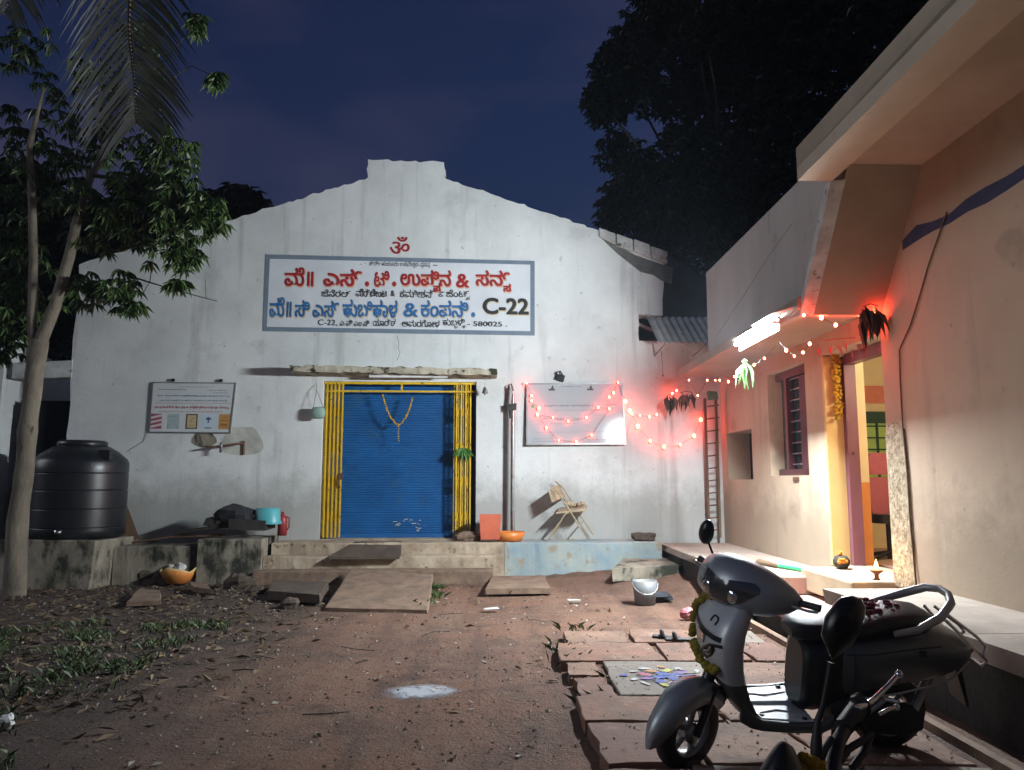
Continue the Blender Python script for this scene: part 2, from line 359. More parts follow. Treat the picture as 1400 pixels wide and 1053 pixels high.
def lettering(body):
    """body may hold {x}: a small x hung below the letter before it. Returns loops in em units, baseline at 0"""
    res = []; txt = ''; i = 0; subs = []
    while i < len(body):
        if body[i] == '{': j = body.index('}', i); subs.append((len(txt), body[i+1:j])); i = j+1
        else: txt += body[i]; i += 1
    res += _loops(txt)
    for k, sb in subs:
        pre = _loops(txt[:k]); x1 = max(p.x for l in pre for p in l)
        sl_ = _loops(sb); a = min(p.x for l in sl_ for p in l); b = max(p.x for l in sl_ for p in l)
        for l in sl_: res.append([V((x1-.12+(p.x-(a+b)/2)*.55, -.30+p.y*.5, 0)) for p in l])
    return res
def letter_mb(body, fn, box, fat=0, lift=.0, mb=None, shift=(0, 0), flip=False):
    """fits the words into box=(u0,z0,u1,z1) (bounds of the ink) through fn(u,z,lift)"""
    L = lettering(body); xs = [p.x for l in L for p in l]; ys = [p.y for l in L for p in l]
    x0, x1, y0, y1 = min(xs), max(xs), min(ys), max(ys); u0, z0, u1, z1 = box
    big = max(L, key=lambda l: abs(_area(l))); sg = 1 if _area(big) > 0 else -1
    outs = [l for l in L if _area(l)*sg > 0]; holes = [l for l in L if _area(l)*sg <= 0]
    mb = mb or MB()
    D8 = [(0, 0)]+([(fat*cos(pi*i/3), fat*sin(pi*i/3)) for i in range(6)] if fat else [])
    for k, (o, (ox, oy)) in enumerate([(o, d) for d in D8 for o in outs]):
        hs = [h for h in holes if _inside(h[0], o)]
        loops = [[p+V((ox, oy, 0)) for p in l] for l in [o]+hs]
        flat = [p for l in loops for p in l]; tr = tessellate_polygon(loops)
        def mp(p):
            a = (p.x-x0)/(x1-x0); b = (p.y-y0)/(y1-y0)
            if flip: a, b = 1-a, 1-b
            return fn(u0+a*(u1-u0)+shift[0], z0+b*(z1-z0)+shift[1], lift+.00008*k)
        mb.add([mp(p) for p in flat], tr)
    return mb

# ---------------------------------------------------------------- ground
def ground_material():
    m, t, b = nt('reddish_earth'); co = coords(t)
    n1 = noisen(t, co, .55, 6, .6); n2 = noisen(t, co, 4.5, 8, .7); n3 = noisen(t, co, 42, 5, .7)
    col = mixc(t, ramp(t, n1, .38, .62), (.275, .140, .088), (.165, .085, .056))
    col = mixc(t, ramp(t, noisen(t, co, 1.7, 8, .7, .5), .50, .66, 0, .8), col, (.075, .045, .032))
    col = mixc(t, ramp(t, n2, .50, .70, 0, .7), col, (.235, .160, .110))
    col = mixc(t, ramp(t, n3, .58, .66, 0, .8), col, (.30, .23, .17))
    col = mixc(t, ramp(t, noisen(t, co, 17, 6, .75), .58, .68, 0, .85), col, (.045, .030, .024))
    tk_ = noisen(t, coords(t, (2.2, .16, 1), (0, 0, .12)), 1.4, 5, .6); col = mixc(t, ramp(t, tk_, .52, .66, 0, .55), col, (.30, .185, .125)); col = mixc(t, ramp(t, tk_, .46, .34, 0, .6), col, (.095, .055, .04))
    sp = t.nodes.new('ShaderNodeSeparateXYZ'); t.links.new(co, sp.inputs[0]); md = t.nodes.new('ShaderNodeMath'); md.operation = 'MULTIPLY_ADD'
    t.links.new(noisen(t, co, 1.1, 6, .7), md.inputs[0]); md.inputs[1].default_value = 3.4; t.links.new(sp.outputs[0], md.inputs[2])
    col = mixc(t, ramp(t, md.outputs[0], -.9, .2, .8, 0), col, (.045, .036, .028))      # leaf mould; light's fall-off to the left painted in too
    t.links.new(col, b.inputs['Base Color']); t.links.new(ramp(t, n1, .35, .7, .95, .72), b.inputs['Roughness'])
    ad = t.nodes.new('ShaderNodeMath'); ad.operation = 'ADD'
    t.links.new(noisen(t, co, 7, 9, .75), ad.inputs[0]); t.links.new(ramp(t, n3, .3, .8, 0, .35), ad.inputs[1])
    bump(t, b, ad.outputs[0], 1.0, .07); return m
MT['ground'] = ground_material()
g = MB(); g.smooth = True
def gz(x, y):
    a = NZ.noise(V((x*.5, y*.5, 0)))*.03+NZ.noise(V((x*2.1, y*2.1, 3)))*.014+NZ.noise(V((x*6, y*6, 9)))*.006-.012
    return a
nx, ny = 110, 150
for j in range(ny+1):
    for i in range(nx+1):
        x = -9+i*13/nx; y = 2+j*11/ny; e = 1 if 0 < i < nx and 0 < j < ny else 0
        g.v.append(V((x, y, gz(x, y) if e else -.02)))
for j in range(ny):
    for i in range(nx):
        a = j*(nx+1)+i; g.f.append([a, a+1, a+nx+2, a+nx+1]); g.mi.append(0); g.sm.append(True)
BX = [(-120, -30), (120, -30), (120, 200), (-120, 200)]; IN = [(-9, 2), (4, 2), (4, 13), (-9, 13)]
for k in range(4):
    a, b = BX[k], BX[(k+1) % 4]; c, d = IN[(k+1) % 4], IN[k]
    g.quad((*a, -.02), (*b, -.02), (*c, -.02), (*d, -.02))
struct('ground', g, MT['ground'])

# stone path: loose rows of red and grey slabs, each cut a little unevenly
pa = MB()
def slab(x0, x1, y0, y1, z=.055, mi=0, tilt=0):
    pa.m = mi; j = lambda s=.028: random.uniform(-s, s)
    q = [(x0+j(), y0+j()), (x1+j(), y0+j()), (x1+j(), y1+j()), (x0+j(), y1+j())]
    dz = [random.uniform(-.006, .006) for _ in q]
    mid = []
    for i in range(4):                                   # chipped edges: extra points
        a, b = q[i], q[(i+1) % 4]; mid.append(a)
        for k in (1, 2, 3):
            t = k/4; mid.append((a[0]+(b[0]-a[0])*t+j(.016), a[1]+(b[1]-a[1])*t+j(.016)))
    n = len(mid); ct = ((x0+x1)/2, (y0+y1)/2)
    hz = lambda p: z+dz[0]*(p[0]-ct[0])+dz[1]*(p[1]-ct[1])
    top = [H(p[0], p[1], hz(p)) for p in mid]; ins = [H(ct[0]+(p[0]-ct[0])*.985, ct[1]+(p[1]-ct[1])*.985, hz(p)+.004) for p in mid]
    bot = [H(p[0], p[1], -.03) for p in mid]
    vs = top+ins+bot
    fs = [tuple(n+i for i in range(n))]+[(i, (i+1) % n, n+(i+1) % n, n+i) for i in range(n)]+[(2*n+i, 2*n+(i+1) % n, (i+1) % n, i) for i in range(n)]
    pa.add(vs, fs)
random.seed(21)
rows = [(6.83, 7.35, [(.60, 1.15, 0), (1.2, 1.9, 0), (1.95, 2.32, 1)]), (6.14, 6.80, [(.50, 1.30, 0), (1.33, 1.98, 0), (2.0, 2.34, 0)]),
        (5.72, 6.10, [(.52, .74, 0)]), (5.17, 5.68, [(.52, .76, 0)]), (5.17, 6.10, [(.80, 1.62, 1), (1.66, 2.36, 0)]),
        (4.65, 5.13, [(.50, 1.30, 0), (1.34, 2.34, 0)]), (3.98, 4.61, [(.53, 1.02, 0), (1.06, 1.62, 0), (1.66, 2.36, 0)]),
        (3.30, 3.94, [(.53, .92, 0), (.96, 1.75, 1), (1.79, 2.40, 1)]), (2.6, 3.26, [(.52, 1.2, 1), (1.24, 2.38, 1)]), (1.4, 2.56, [(.5, 1.3, 1), (1.34, 2.4, 1)]), (.0, 1.36, [(.5, 1.4, 0), (1.44, 2.4, 1)])]
for y0, y1, xs in rows:
    for x0, x1, mi in xs: slab(x0, x1, y0, y1, .05+random.uniform(0, .014), mi or random.choice((0, 0, 2, 3)))
struct('stone_path', pa, [MT['slab'], MT['greyslab'], mat('dark_red_stone', (.17, .085, .058), (.115, .066, .05), 2.6, .85, .35, spots=(.22, .17, .13), spot_scale=7, spot_lo=.6, spot_hi=.7, bscale=22), mat('pale_red_stone', (.24, .14, .092), (.14, .085, .06), 2.8, .85, .5, spots=(.09, .058, .043), spot_scale=4, spot_lo=.54, spot_hi=.68, bscale=22)])
rg = MB()                                             # earth packed between the slabs
rg.quad(H(.60, -.5, .034), H(2.44, -.5, .034), H(2.44, 7.3, .034), H(.66, 7.3, .034))
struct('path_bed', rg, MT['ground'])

# ---------------------------------------------------------------- warehouse
WL = 'long whitewashed warehouse with a stepped gable, blue roller shutter and yellow folding gate'
wh = thing('warehouse', WL, 'warehouse', F(-1.7, 0))
jit = lambda a=.012: random.uniform(-a, a)
def edge(a, b, n, amp=.014): return [(a[0]+(b[0]-a[0])*i/n+(jit(amp) if 0 < i else 0), a[1]+(b[1]-a[1])*i/n+(jit(amp) if 0 < i else 0)) for i in range(n)]
pk = lambda x, y: FP(x, y)
uL = FP(95, 560)[0]; zLt = FP(112, 362)[1]
P_ = [(uL, -.1), (uL-.01, zLt), pk(390, 278), pk(503, 243), pk(503, 218), pk(607, 222), pk(608, 244), pk(810, 312), pk(908, 350), (pk(906, 430)[0], pk(906, 431)[1]), (pk(873, 430)[0], pk(906, 431)[1]), (pk(873, 430)[0], pk(873, 466)[1]), (4.3, pk(873, 466)[1]), (4.3, -.1)]
seg = [8, 1, 10, 3, 10, 3, 14, 8, 3, 1, 1, 1, 1, 1]
seg = [10, 14, 10, 2, 8, 2, 16, 9, 4, 3, 3, 1, 1, 1]
out = []
for i in range(len(P_)):
    a, b = P_[i], P_[(i+1) % len(P_)]; out += edge(a, b, seg[i]*(2 if i < 8 else 1), .020 if i < 11 else 0)
gl, gr = FP(440, 600)[0], FP(651, 600)[0]; gt = FP(545, 522)[1]; PZ = .52
hole = [(gl, PZ), (gl, gt), (gr, gt), (gr, PZ)]
w = MB(); w.prism(out, lambda a, b, d: F(a, b, d), 0, -.35, [hole]); part('wall', w, MT['facade'], wh)
# building behind the front wall
b = MB(); zr = zLt-.35; pkz = FP(555, 225)[1]-.9; um = FP(555, 225)[0]
for a0, a1 in ((uL+.02, zr), (4.28-.9, 4.0)):
    u0 = a0 if a0 < 0 else 3.0
    b.hexa([F(u0, -.1, -.35), F(u0+.3, -.1, -.35), F(u0+.3, 3.4, -.35), F(u0, 3.4, -.35)], [F(u0, -.1, -16), F(u0+.3, -.1, -16), F(u0+.3, 3.4, -16), F(u0, 3.4, -16)]); part('side_wall', b, MT['facade'], wh); b = MB()
r = MB()
for (u0, z0), (u1, z1) in (((uL-.1, 3.45), (um, pkz)), ((um, pkz), (3.45, 3.45))):
    r.hexa([F(u0, z0, -.36), F(u1, z1, -.36), F(u1, z1+.06, -.36), F(u0, z0+.06, -.36)], [F(u0, z0, -16.2), F(u1, z1, -16.2), F(u1, z1+.06, -16.2), F(u0, z0+.06, -16.2)])
part('roof', r, MT['zinc'], wh)
# gable coping: raised flakes of plaster, broken at the right with bare masonry below
c = MB(); random.seed(4)
def coping(a, b, n, w0=.05, th=.10):
    A, B = V(FP(*a)), V(FP(*b)); d = (B-A)/n
    for i in range(n):
        p, q = A+d*(i+.03), A+d*(i+.97); k = th*random.uniform(.85, 1.2); lift = random.uniform(0, .02)
        c.hexa([F(p.x, p.y+lift, w0+jit(.01)), F(q.x, q.y+lift, w0+jit(.01)), F(q.x, q.y-k+jit(.02), w0+jit(.01)), F(p.x, p.y-k+jit(.02), w0+jit(.01))],
               [F(p.x, p.y+lift+.01, -.37), F(q.x, q.y+lift+.01, -.37), F(q.x, q.y-k, -.37), F(p.x, p.y-k, -.37)])
coping((818, 313), (912, 346), 4, .07, .17)
part('coping', c, MT['cap'], wh, bevel=.012)
rw = MB(); pts = [FP(*p) for p in ((822, 326), (838, 333), (868, 349), (905, 362), (920, 366), (918, 388), (905, 384), (893, 376), (876, 372), (858, 358), (842, 345))]
rw.prism(pts, lambda a, b, d: F(a, b, d), .012, -.02); part('bare_masonry', rw, MT['raw'], wh)
rs = MB(); q_ = [FP(x, y, -.7) for x, y in ((880, 352), (905, 347), (935, 360), (985, 398), (985, 480), (868, 480))]
rs.prism(q_, lambda a, b, d: F(a, b, d), -.7, -.95); part('lean_to_wall', rs, mat('shaded_plaster', (.055, .065, .075), (.035, .04, .05), 2, .95, .3), wh)  # dark colour stands for the shadow on this wall
# door canopy
dc = MB(); random.seed(9); A, B = FP(396, 499, .5), FP(680, 504, .5); n = 34; top = []; bot = []
for i in range(n+1):
    u = A[0]+(B[0]-A[0])*i/n; zt = A[1]+(B[1]-A[1])*i/n
    top.append((u, zt+jit(.018))); bot.append((u, zt-.10+jit(.012)))
for i in range(n):
    w0, w1 = .50+jit(.008), .50+jit(.008)
    dc.hexa([F(*top[i], w0), F(*top[i+1], w0), F(*bot[i+1], w0), F(*bot[i], w0)], [F(*top[i], .0), F(*top[i+1], .0), F(*bot[i+1], .0), F(*bot[i], .0)])
dc_o = part('door_canopy', dc, mat('mossy_canopy_edge', (.50, .46, .36), (.30, .27, .20), 5, .95, .6, spots=(.03, .035, .018), spot_scale=5.5, spot_lo=.52, spot_hi=.60), wh)
bt = MB(); q0, q1 = FP(505, 514, .3), FP(612, 517, .3); zc = bot[16][1]-.028
bt.box(F((q0[0]+q1[0])/2, zc, .30), (q1[0]-q0[0], .05, .05), M.Rotation(FA, 3, 'Z')); part('canopy_batten', bt, MT['white'], wh)
# roller shutter with laths
sh = MB(); su0, su1 = gl+.02, gr-.02; N = 62
ring = []
zz = [PZ+(gt-PZ)*i/N for i in range(N+1)]
for i in range(N):
    z0, z1 = zz[i], zz[i+1]; d = .012
    for (za, wa), (zb, wb) in (((z0, -.33), (z0+(z1-z0)*.25, -.33+d)), ((z0+(z1-z0)*.25, -.33+d), (z1-(z1-z0)*.2, -.33+d)), ((z1-(z1-z0)*.2, -.33+d), (z1, -.33))):
        sh.quad(F(su0, za, wa), F(su1, za, wa), F(su1, zb, wb), F(su0, zb, wb))
shut = part('rolling_shutter', sh, MT['shutter'], wh)
sr = MB()
sr.box(F((su0+su1)/2, PZ+.04, -.31), (su1-su0, .05, .07), M.Rotation(FA, 3, 'Z')); part('bottom_rail', sr, MT['shutter'], shut)
for u in (su0+.03, su1-.06):
    gdm = MB(); gdm.box(F(u, (PZ+gt)/2, -.27), (.07, .08, gt-PZ), M.Rotation(FA, 3, 'Z')); part('guide_channel', gdm, MT['steel'] if u < -.9 else MT['dark'], wh)  # right channel coloured black for the shade beside the jamb
rn = MB(); random.seed(3)                             # chalk decoration at the foot of the shutter
for px, py in ((540, 714), (545, 716), (551, 713), (555, 711), (561, 711), (566, 717), (569, 722), (571, 716), (573, 712), (573, 724), (570, 727), (543, 719)):
    u, z = FP(px, py, -.3)
    rn.tube([F(u-.02+jit(.02), z+jit(.02), -.314), F(u+jit(.02), z+.01, -.314), F(u+.03+jit(.01), z+jit(.03), -.314)], .006, 5)
part('chalk_marks', rn, MT['white'], shut)
# yellow folding gate, both halves pushed open
for k, (x0, x1) in enumerate(((443, 467), (621, 643))):
    fg = MB(); a, bq = FP(x0, 620, -.08)[0], FP(x1, 620, -.08)[0]; n = 10 if k == 0 else 8
    for i in range(n):
        u = a+(bq-a)*i/(n-1); ww = -.10+(.035 if i % 2 else 0)
        fg.box(F(u, (PZ+gt)/2, ww), (.024, .022, gt-PZ-.06), M.Rotation(FA, 3, 'Z'))
        if i < n-1:
            un = a+(bq-a)*(i+1)/(n-1)
            for zc_ in (PZ+.35, PZ+.9, PZ+1.45, PZ+2.0):
                fg.tube([F(u, zc_-.12, -.10), F(un, zc_+.12, -.085)], .007, 4); fg.tube([F(u, zc_+.12, -.10), F(un, zc_-.12, -.115)], .007, 4)
    go = part('folding_gate', fg, MT['yellow'], wh)
    if k == 0:
        lk = MB(); lk.box(F(bq+.01, PZ+.98, -.05), (.05, .03, .10), M.Rotation(FA, 3, 'Z')); lk.tube([F(bq-.02, PZ+1.02, -.04), F(bq-.03, PZ+.86, -.03), F(bq, PZ+.80, -.03)], .012, 6); part('gate_lock', lk, MT['rust'], go)
tr = MB()
tr.box(F((gl+gr)/2, gt-.02, -.06), (gr-gl-.02, .05, .035), M.Rotation(FA, 3, 'Z'))
tr.box(F((gl+gr)/2, gt-.15, -.06), (gr-gl-.04, .04, .028), M.Rotation(FA, 3, 'Z'))
tr.box(F((gl+gr)/2+.02, gt-.085, -.06), (.03, .03, .09), M.Rotation(FA, 3, 'Z')); part('gate_top_rail', tr, MT['yellow'], wh)
ft = MB(); ft.box(F((gl+gr)/2, PZ-.02, -.18), (gr-gl, .36, .06), M.Rotation(FA, 3, 'Z')); part('threshold', ft, MT['step'], wh)
# platform and steps
pl = MB(); u0, u1, u2 = FP(386, 740)[0], FP(688, 740)[0], FP(892, 740)[0]
def ledge(mb, ua, ub, w1, z, zb=-.08, n=18, w0=0):
    n *= 3; nd = []; off = random.uniform(0, 99)
    for i in range(n+1):
        u = ua+(ub-ua)*i/n; q = .018*NZ.noise(V((u*2.3, off, 0)))+.010*NZ.noise(V((u*8, off, 3))); h = z+.012*NZ.noise(V((u*1.9, off, 7)))+.006*NZ.noise(V((u*9, off, 1)))
        nd.append([F(u, z, w0), F(u, h, w1+q-.018), F(u, h-.014+jit(.004), w1+q+jit(.004)), F(u, (z+zb)/2, w1+q*.8+.012*NZ.noise(V((u*5, off, 5)))), F(u, zb, w1+q*1.2+.01), F(u, zb, w0)])
    k = len(nd[0]); o = [p for r_ in nd for p in r_]
    fs = [(i*k+j, (i+1)*k+j, (i+1)*k+(j+1) % k, i*k+(j+1) % k) for i in range(n) for j in range(k)]
    mb.add(o, fs+[tuple(range(k)), tuple(n*k+j for j in reversed(range(k)))])
random.seed(12)
ledge(pl, u0, u1, .62, PZ); part('platform', pl, MT['step'], wh)
bp = MB(); ledge(bp, u1+.004, u2, .62, PZ, n=14); part('platform_end', bp, MT['blueplinth'], wh)
for z, w1, w0, a, c_ in ((.35, .86, .64, u0-.05, FP(676, 760)[0]), (.18, 1.18, .88, u0-.1, FP(672, 760)[0])):
    s = MB(); ledge(s, a, c_, w1, z, n=14, w0=w0); part('step', s, MT['step'] if z > .2 else MT['stone'], wh)
# painted signboard on the front wall
sg_o = MB(); c4 = [FP(363, 348), FP(731, 357), FP(731, 459), FP(359, 453)]
i4 = [FP(369, 354), FP(725, 362), FP(725, 453), FP(365, 447)]
sg_o.prism(i4, lambda a, b, d: F(a, b, d), .004, -.02); sign = part('painted_sign', sg_o, P_FIELD, wh)
bd = MB(); bd.prism(c4, lambda a, b, d: F(a, b, d), .007, -.02, [i4]); part('sign_border', bd, P_BORDER, sign)
def skew(x0, y0, x1, y1):
    """a function over the unit box of the picture rectangle, following the sign's slight slope"""
    A = FP(x0, y1); B = FP(x1, y1+(x1-x0)*.018); C = FP(x0, y0)
    return lambda u, z, l: F(A[0]+(B[0]-A[0])*u, A[1]+(B[1]-A[1])*u+(C[1]-A[1])*z, .005+l)
def sign_line(name, body, x0, y0, x1, y1, m, fat=.0, shade=None, sh_off=(.012, -.05)):
    fn = skew(x0, y0, x1, y1)
    if shade:
        t_ = letter_mb(body, fn, (0, 0, 1, 1), fat+.012, .0005, shift=sh_off); part('lettering_shade', t_, shade, sign)
    t_ = letter_mb(body, fn, (0, 0, 1, 1), fat*.75, .006); part(name, t_, m, sign)
sign_line('lettering', 'ಶ್ರೀ ಹುಚೂರು ಬಸವೇಶ{ವ}ರ ಪ{ರ}ಸನ{ನ}', 505, 357, 588, 366, P_BLACK)
sign_line('lettering', '- ·', 492, 360, 500, 362, P_BLACK); sign_line('lettering', '-', 592, 362.5, 598, 363.6, P_BLACK)
sign_line('lettering', 'ಮೆ॥', 390, 366, 428, 391, P_RED, .03, P_PEACH)
sign_line('lettering', 'ಎಸ್', 443, 368, 494, 391, P_RED, .035, P_PEACH); sign_line('lettering', '.', 500, 386, 504, 391, P_RED, .03, P_PEACH)
sign_line('lettering', 'ಟಿ', 512, 371, 532, 392, P_RED, .03, P_PEACH); sign_line('lettering', '.', 537, 386, 541, 391, P_RED, .03, P_PEACH)
sign_line('lettering', 'ಉಪಿ{ಪ}ನ', 548, 369, 616, 398, P_RED, .035, P_PEACH)
sign_line('lettering', '&', 624, 375, 641, 393, P_RED, .03, P_PEACH); sign_line('lettering', 'ಸನ್{ಸ}', 651, 370, 698, 398, P_RED, .035, P_PEACH)
sign_line('lettering', 'ಜೆನೆರಲ್', 440, 396, 480, 406, P_BLACK, .012); sign_line('lettering', 'ಮೆರ್ಚೇಂಟ', 487, 395, 529, 406, P_BLACK, .012)
sign_line('lettering', '&', 534, 397.5, 540, 405.5, P_BLACK, .02); sign_line('lettering', 'ಕಮೀಶನ್', 547, 396, 594, 407, P_BLACK, .012); sign_line('lettering', 'ಏಜೆಂಟ್{ಸ}', 600, 396, 642, 410, P_BLACK, .012)
sign_line('lettering', 'ಮೆ॥', 369, 407, 398, 433, P_BLUE, .03, P_SAND)
sign_line('lettering', 'ಸಿ.ಎಸ್.', 404, 411, 466, 433, P_BLUE, .035, P_SAND); sign_line('lettering', 'ಹುಬಿಹಾಳ', 469, 410, 543, 433, P_BLUE, .035, P_SAND)
sign_line('lettering', '&', 552, 415, 571, 433, P_BLUE, .03, P_SAND); sign_line('lettering', 'ಕಂಪನಿ', 576, 411, 640, 433, P_BLUE, .035, P_SAND); sign_line('lettering', '.', 645, 428, 649, 433, P_BLUE, .03, P_SAND)
sign_line('lettering', 'C-22', 661, 408, 722, 429, P_BLACK, .045, P_SAND, (.006, -.03))
sign_line('lettering', 'C-22,', 435, 437, 461, 446, P_BLACK, .015); sign_line('lettering', 'ಎ.ಪಿ.ಎಂ.ಸಿ', 465, 437, 505, 446, P_BLACK, .012); sign_line('lettering', 'ಯಾರ್ಡ', 510, 436, 541, 446, P_BLACK, .012)
sign_line('lettering', 'ಅಮರಗೋಳ', 550, 437, 601, 447, P_BLACK, .012); sign_line('lettering', 'ಹುಬ{ಬ}ಳಿ{ಳ}', 605, 435, 636, 449, P_BLACK, .012); sign_line('lettering', '- 580025 .', 639, 439.5, 693, 446, P_BLACK, .03)
om = letter_mb('ॐ', skew(533, 324, 560, 347), (0, 0, 1, 1), .012, .003)
part('painted_symbol', om, P_RED, wh)

# low retaining wall left of the steps, water tank block and tank
lw = MB(); random.seed(31); ua, ub = FP(192, 760)[0], u0-.06
ledge(lw, FP(300, 750)[0], ub, .95, .60, n=8); ledge(lw, ua, FP(300, 750)[0]-.004, .90, .50, n=8)
lws = solo('retaining_wall', lw, MT['conc'], 'mossy stained concrete retaining wall holding scrap, left of the warehouse steps', 'low wall', F((ua+ub)/2, 0, .5))
tp = D(97, 735, 11.2); tb = MB(); tb.box((tp.x, 11.25, .27), (1.28, 1.2, .72), jit=.03); tb.box((tp.x-.95, 11.5, .24), (.5, 1.0, .66), jit=.03)
solo('tank_pedestal', tb, MT['conc'], 'peeling white and black concrete block under the black water tank', 'pedestal', (tp.x, 11.25, -.09), bevel=.02)
TC = V((D(107, 700, 11.3).x, 11.3, .63)); rad = .63
wt = thing('water_tank', 'big black plastic water tank with ribbed rings at the left of the warehouse', 'water tank', TC)
prof = [(0, 0), (rad-.04, 0), (rad, .04)]
for z in (.14, .40, .66, .90):
    prof += [(rad, z-.03), (rad, z-.004), (rad, z), (rad-.014, z+.006), (rad-.014, z+.014), (rad, z+.020), (rad, z+.024), (rad, z+.05)]
prof += [(rad, 1.06), (rad-.03, 1.12), (rad-.14, 1.22), (.36, 1.30), (.30, 1.31)]
t_ = MB(); t_.lathe(prof, (0, 0, 0), 40); part('body', t_, MT['pvc'], wt, local=True)
t_ = MB(); t_.lathe([(.31, 1.29), (.33, 1.30), (.33, 1.36), (.29, 1.385), (0, 1.39)], (0, 0, 0), 32); part('lid', t_, MT['pvc'], wt, local=True)
t_ = MB(); t_.box((.50, -.30, 1.17), (.16, .10, .13)); part('inlet_box', t_, MT['blackpl'], wt, local=True)
t_ = MB(); t_.lathe([(0, 0), (.05, 0), (.05, .05), (.03, .06), (0, .06)], (.09, -.62, .08), 12, axis='y', fn=lambda p: V((p.x, -p.z, p.y))); part('outlet_cap', t_, MT['chrome'], wt, local=True)
pk_ = MB(); a, c_ = FX(168, 676, .08), FX(192, 735, .55)
pk_.hexa([FX(166, 735, .3), FX(191, 737, .3), FX(168, 676, .06), FX(166, 676, .06)], [FX(166, 735, .34), FX(191, 737, .34), FX(168, 676, .1), FX(166, 676, .1)])
solo('leaning_plank', pk_, MT['brown'], 'dark triangular board leaning on the wall right behind the water tank', 'board', FX(180, 736, .3))

# gateway beam and dark gate in the gap left of the warehouse, neighbour's wall
gw = thing('side_gateway', 'narrow gap with a chipped white concrete beam over a dark iron gate', 'gateway', FX(70, 740, -.1))
q0, q1 = FP(18, 505), FP(97, 505)
m_ = MB(); m_.hexa([F(q0[0], FP(50, 518)[1], .02), F(q1[0]+.02, FP(95, 516)[1], .02), F(q1[0]+.02, FP(97, 493)[1], .02), F(q0[0], FP(50, 497)[1], .02)], [F(q0[0], FP(50, 518)[1], -.25), F(q1[0]+.02, FP(95, 516)[1], -.25), F(q1[0]+.02, FP(97, 493)[1], -.25), F(q0[0], FP(50, 497)[1], -.25)])
part('beam', m_, MT['cap'], gw)
m_ = MB()
for i in range(9):
    u = q0[0]+.05+(q1[0]-q0[0]-.1)*i/8; m_.box(F(u, 1.35, -.25), (.10, .03, 2.6), M.Rotation(FA, 3, 'Z'))
m_.box(F((q0[0]+q1[0])/2, 1.35, -.28), (q1[0]-q0[0], .02, 2.7), M.Rotation(FA, 3, 'Z')); part('gate_leaf', m_, MT['dark'], gw)
m_ = MB(); e0 = FP(8, 500)[0]
for i, z in enumerate((0, .6, 1.2, 1.8, 2.4)): m_.hexa([F(e0-2.5, z, .05), F(e0+jit(.03), z, .05), F(e0+jit(.03), z+.6+(.75 if i == 4 else 0), .05), F(e0-2.5, z+.6+(.75 if i == 4 else 0), .05)], [F(e0-2.5, z, -4), F(e0, z, -4), F(e0, z+.6, -4), F(e0-2.5, z+.6, -4)])
solo('neighbour_wall', m_, MT['facade'], 'edge of a pale plastered wall at the far left beyond the trunk', 'wall', F(e0-1, 0, 0))

# ---------------------------------------------------------------- house on the right
hs = thing('house', 'cream painted house with a grey parapet canopy, barred window and open maroon door', 'house', H(3.6, 7, 0))
XW, XF, ZP = 3.6, 2.86, .50
WIN = (8.92, 10.18, 1.50, 2.84); SML = (10.9, 12.08, 1.45, 2.17); DOR = (7.09, 8.42, .54, 2.82)
rect = lambda q: [(q[0], q[2]), (q[1], q[2]), (q[1], q[3]), (q[0], q[3])]
m_ = MB(); m_.prism([(-3, -.1), (12.42, -.1), (12.42, 3.1), (7.0, 3.1), (7.0, 3.2), (6.3, 4.1), (6.25, 4.22), (-3, 4.22)], lambda a, b, d: H(XW+d, a, b), 0, .42, [rect(WIN), rect(SML), rect(DOR)])
part('wall', m_, MT['housewall'], hs)
m_ = MB()                                            # rough unplastered strip beside the door
pts = [(6.74+jit(.02), .5), (6.72+jit(.02), 1.0), (6.73, 1.5), (6.76, 1.9), (6.9, 1.97), (7.02, 1.95), (7.088, 1.86), (7.088, .5)]
m_.prism(pts, lambda a, b, d: H(XW+d, a, b), -.012, .0); part('rough_cast_strip', m_, MT['roughpl'], hs)
m_ = MB()                                            # slab over the door and windows
m_.hexa([H(2.82, 7.06, 3.05), H(XW+.1, 7.06, 3.05), H(XW+.1, 7.06, 3.16), H(2.82, 7.06, 3.16)], [H(2.82, 11.9, 3.05), H(XW+.1, 11.9, 3.05), H(XW+.1, 11.9, 3.16), H(2.82, 11.9, 3.16)])
part('canopy_slab', m_, MT['soffit'], hs)
m_ = MB(); m_.prism([(10.32, 3.165), (7.08, 3.0), (6.30, 3.99), (6.30, 4.28), (10.32, 4.28)], lambda a, b, d: H(XF+d, a, b), 0, .10)
par = part('parapet', m_, MT['fascia'], hs)
m_ = MB(); m_.tube([H(XF-.001, 9.9, 3.32), H(XF-.001, 8.6, 3.62), H(XF-.001, 7.9, 3.80), H(XF-.001, 7.2, 3.93)], .0018, 5); part('crack', m_, MT['raw'], par)
m_ = MB(); m_.hexa([H(XF+.10, 7.06, 2.99), H(XW, 7.06, 2.99), H(XW, 7.16, 2.99), H(XF+.10, 7.16, 2.99)], [H(XF+.10, 6.22, 4.105), H(XW, 6.22, 4.105), H(XW, 6.34, 4.11), H(XF+.10, 6.34, 4.11)])
part('sloping_panel', m_, MT['soffit'], hs)
m_ = MB(); m_.hexa([H(XF-.012, 7.09, 2.99), H(XF+.099, 7.05, 2.99), H(XF+.099, 7.16, 2.99), H(XF-.012, 7.16, 2.99)], [H(XF-.012, 6.29, 3.995), H(XF+.099, 6.26, 3.995), H(XF+.099, 6.42, 3.999), H(XF-.012, 6.42, 3.999)])
part('panel_edge', m_, MT['cap'], hs)
m_ = MB(); m_.box(H(3.08, 1.65, 4.195), (1.04, 9.3, .17), M.Rotation(HA, 3, 'Z')); part('roof_slab', m_, MT['soffit'], hs)
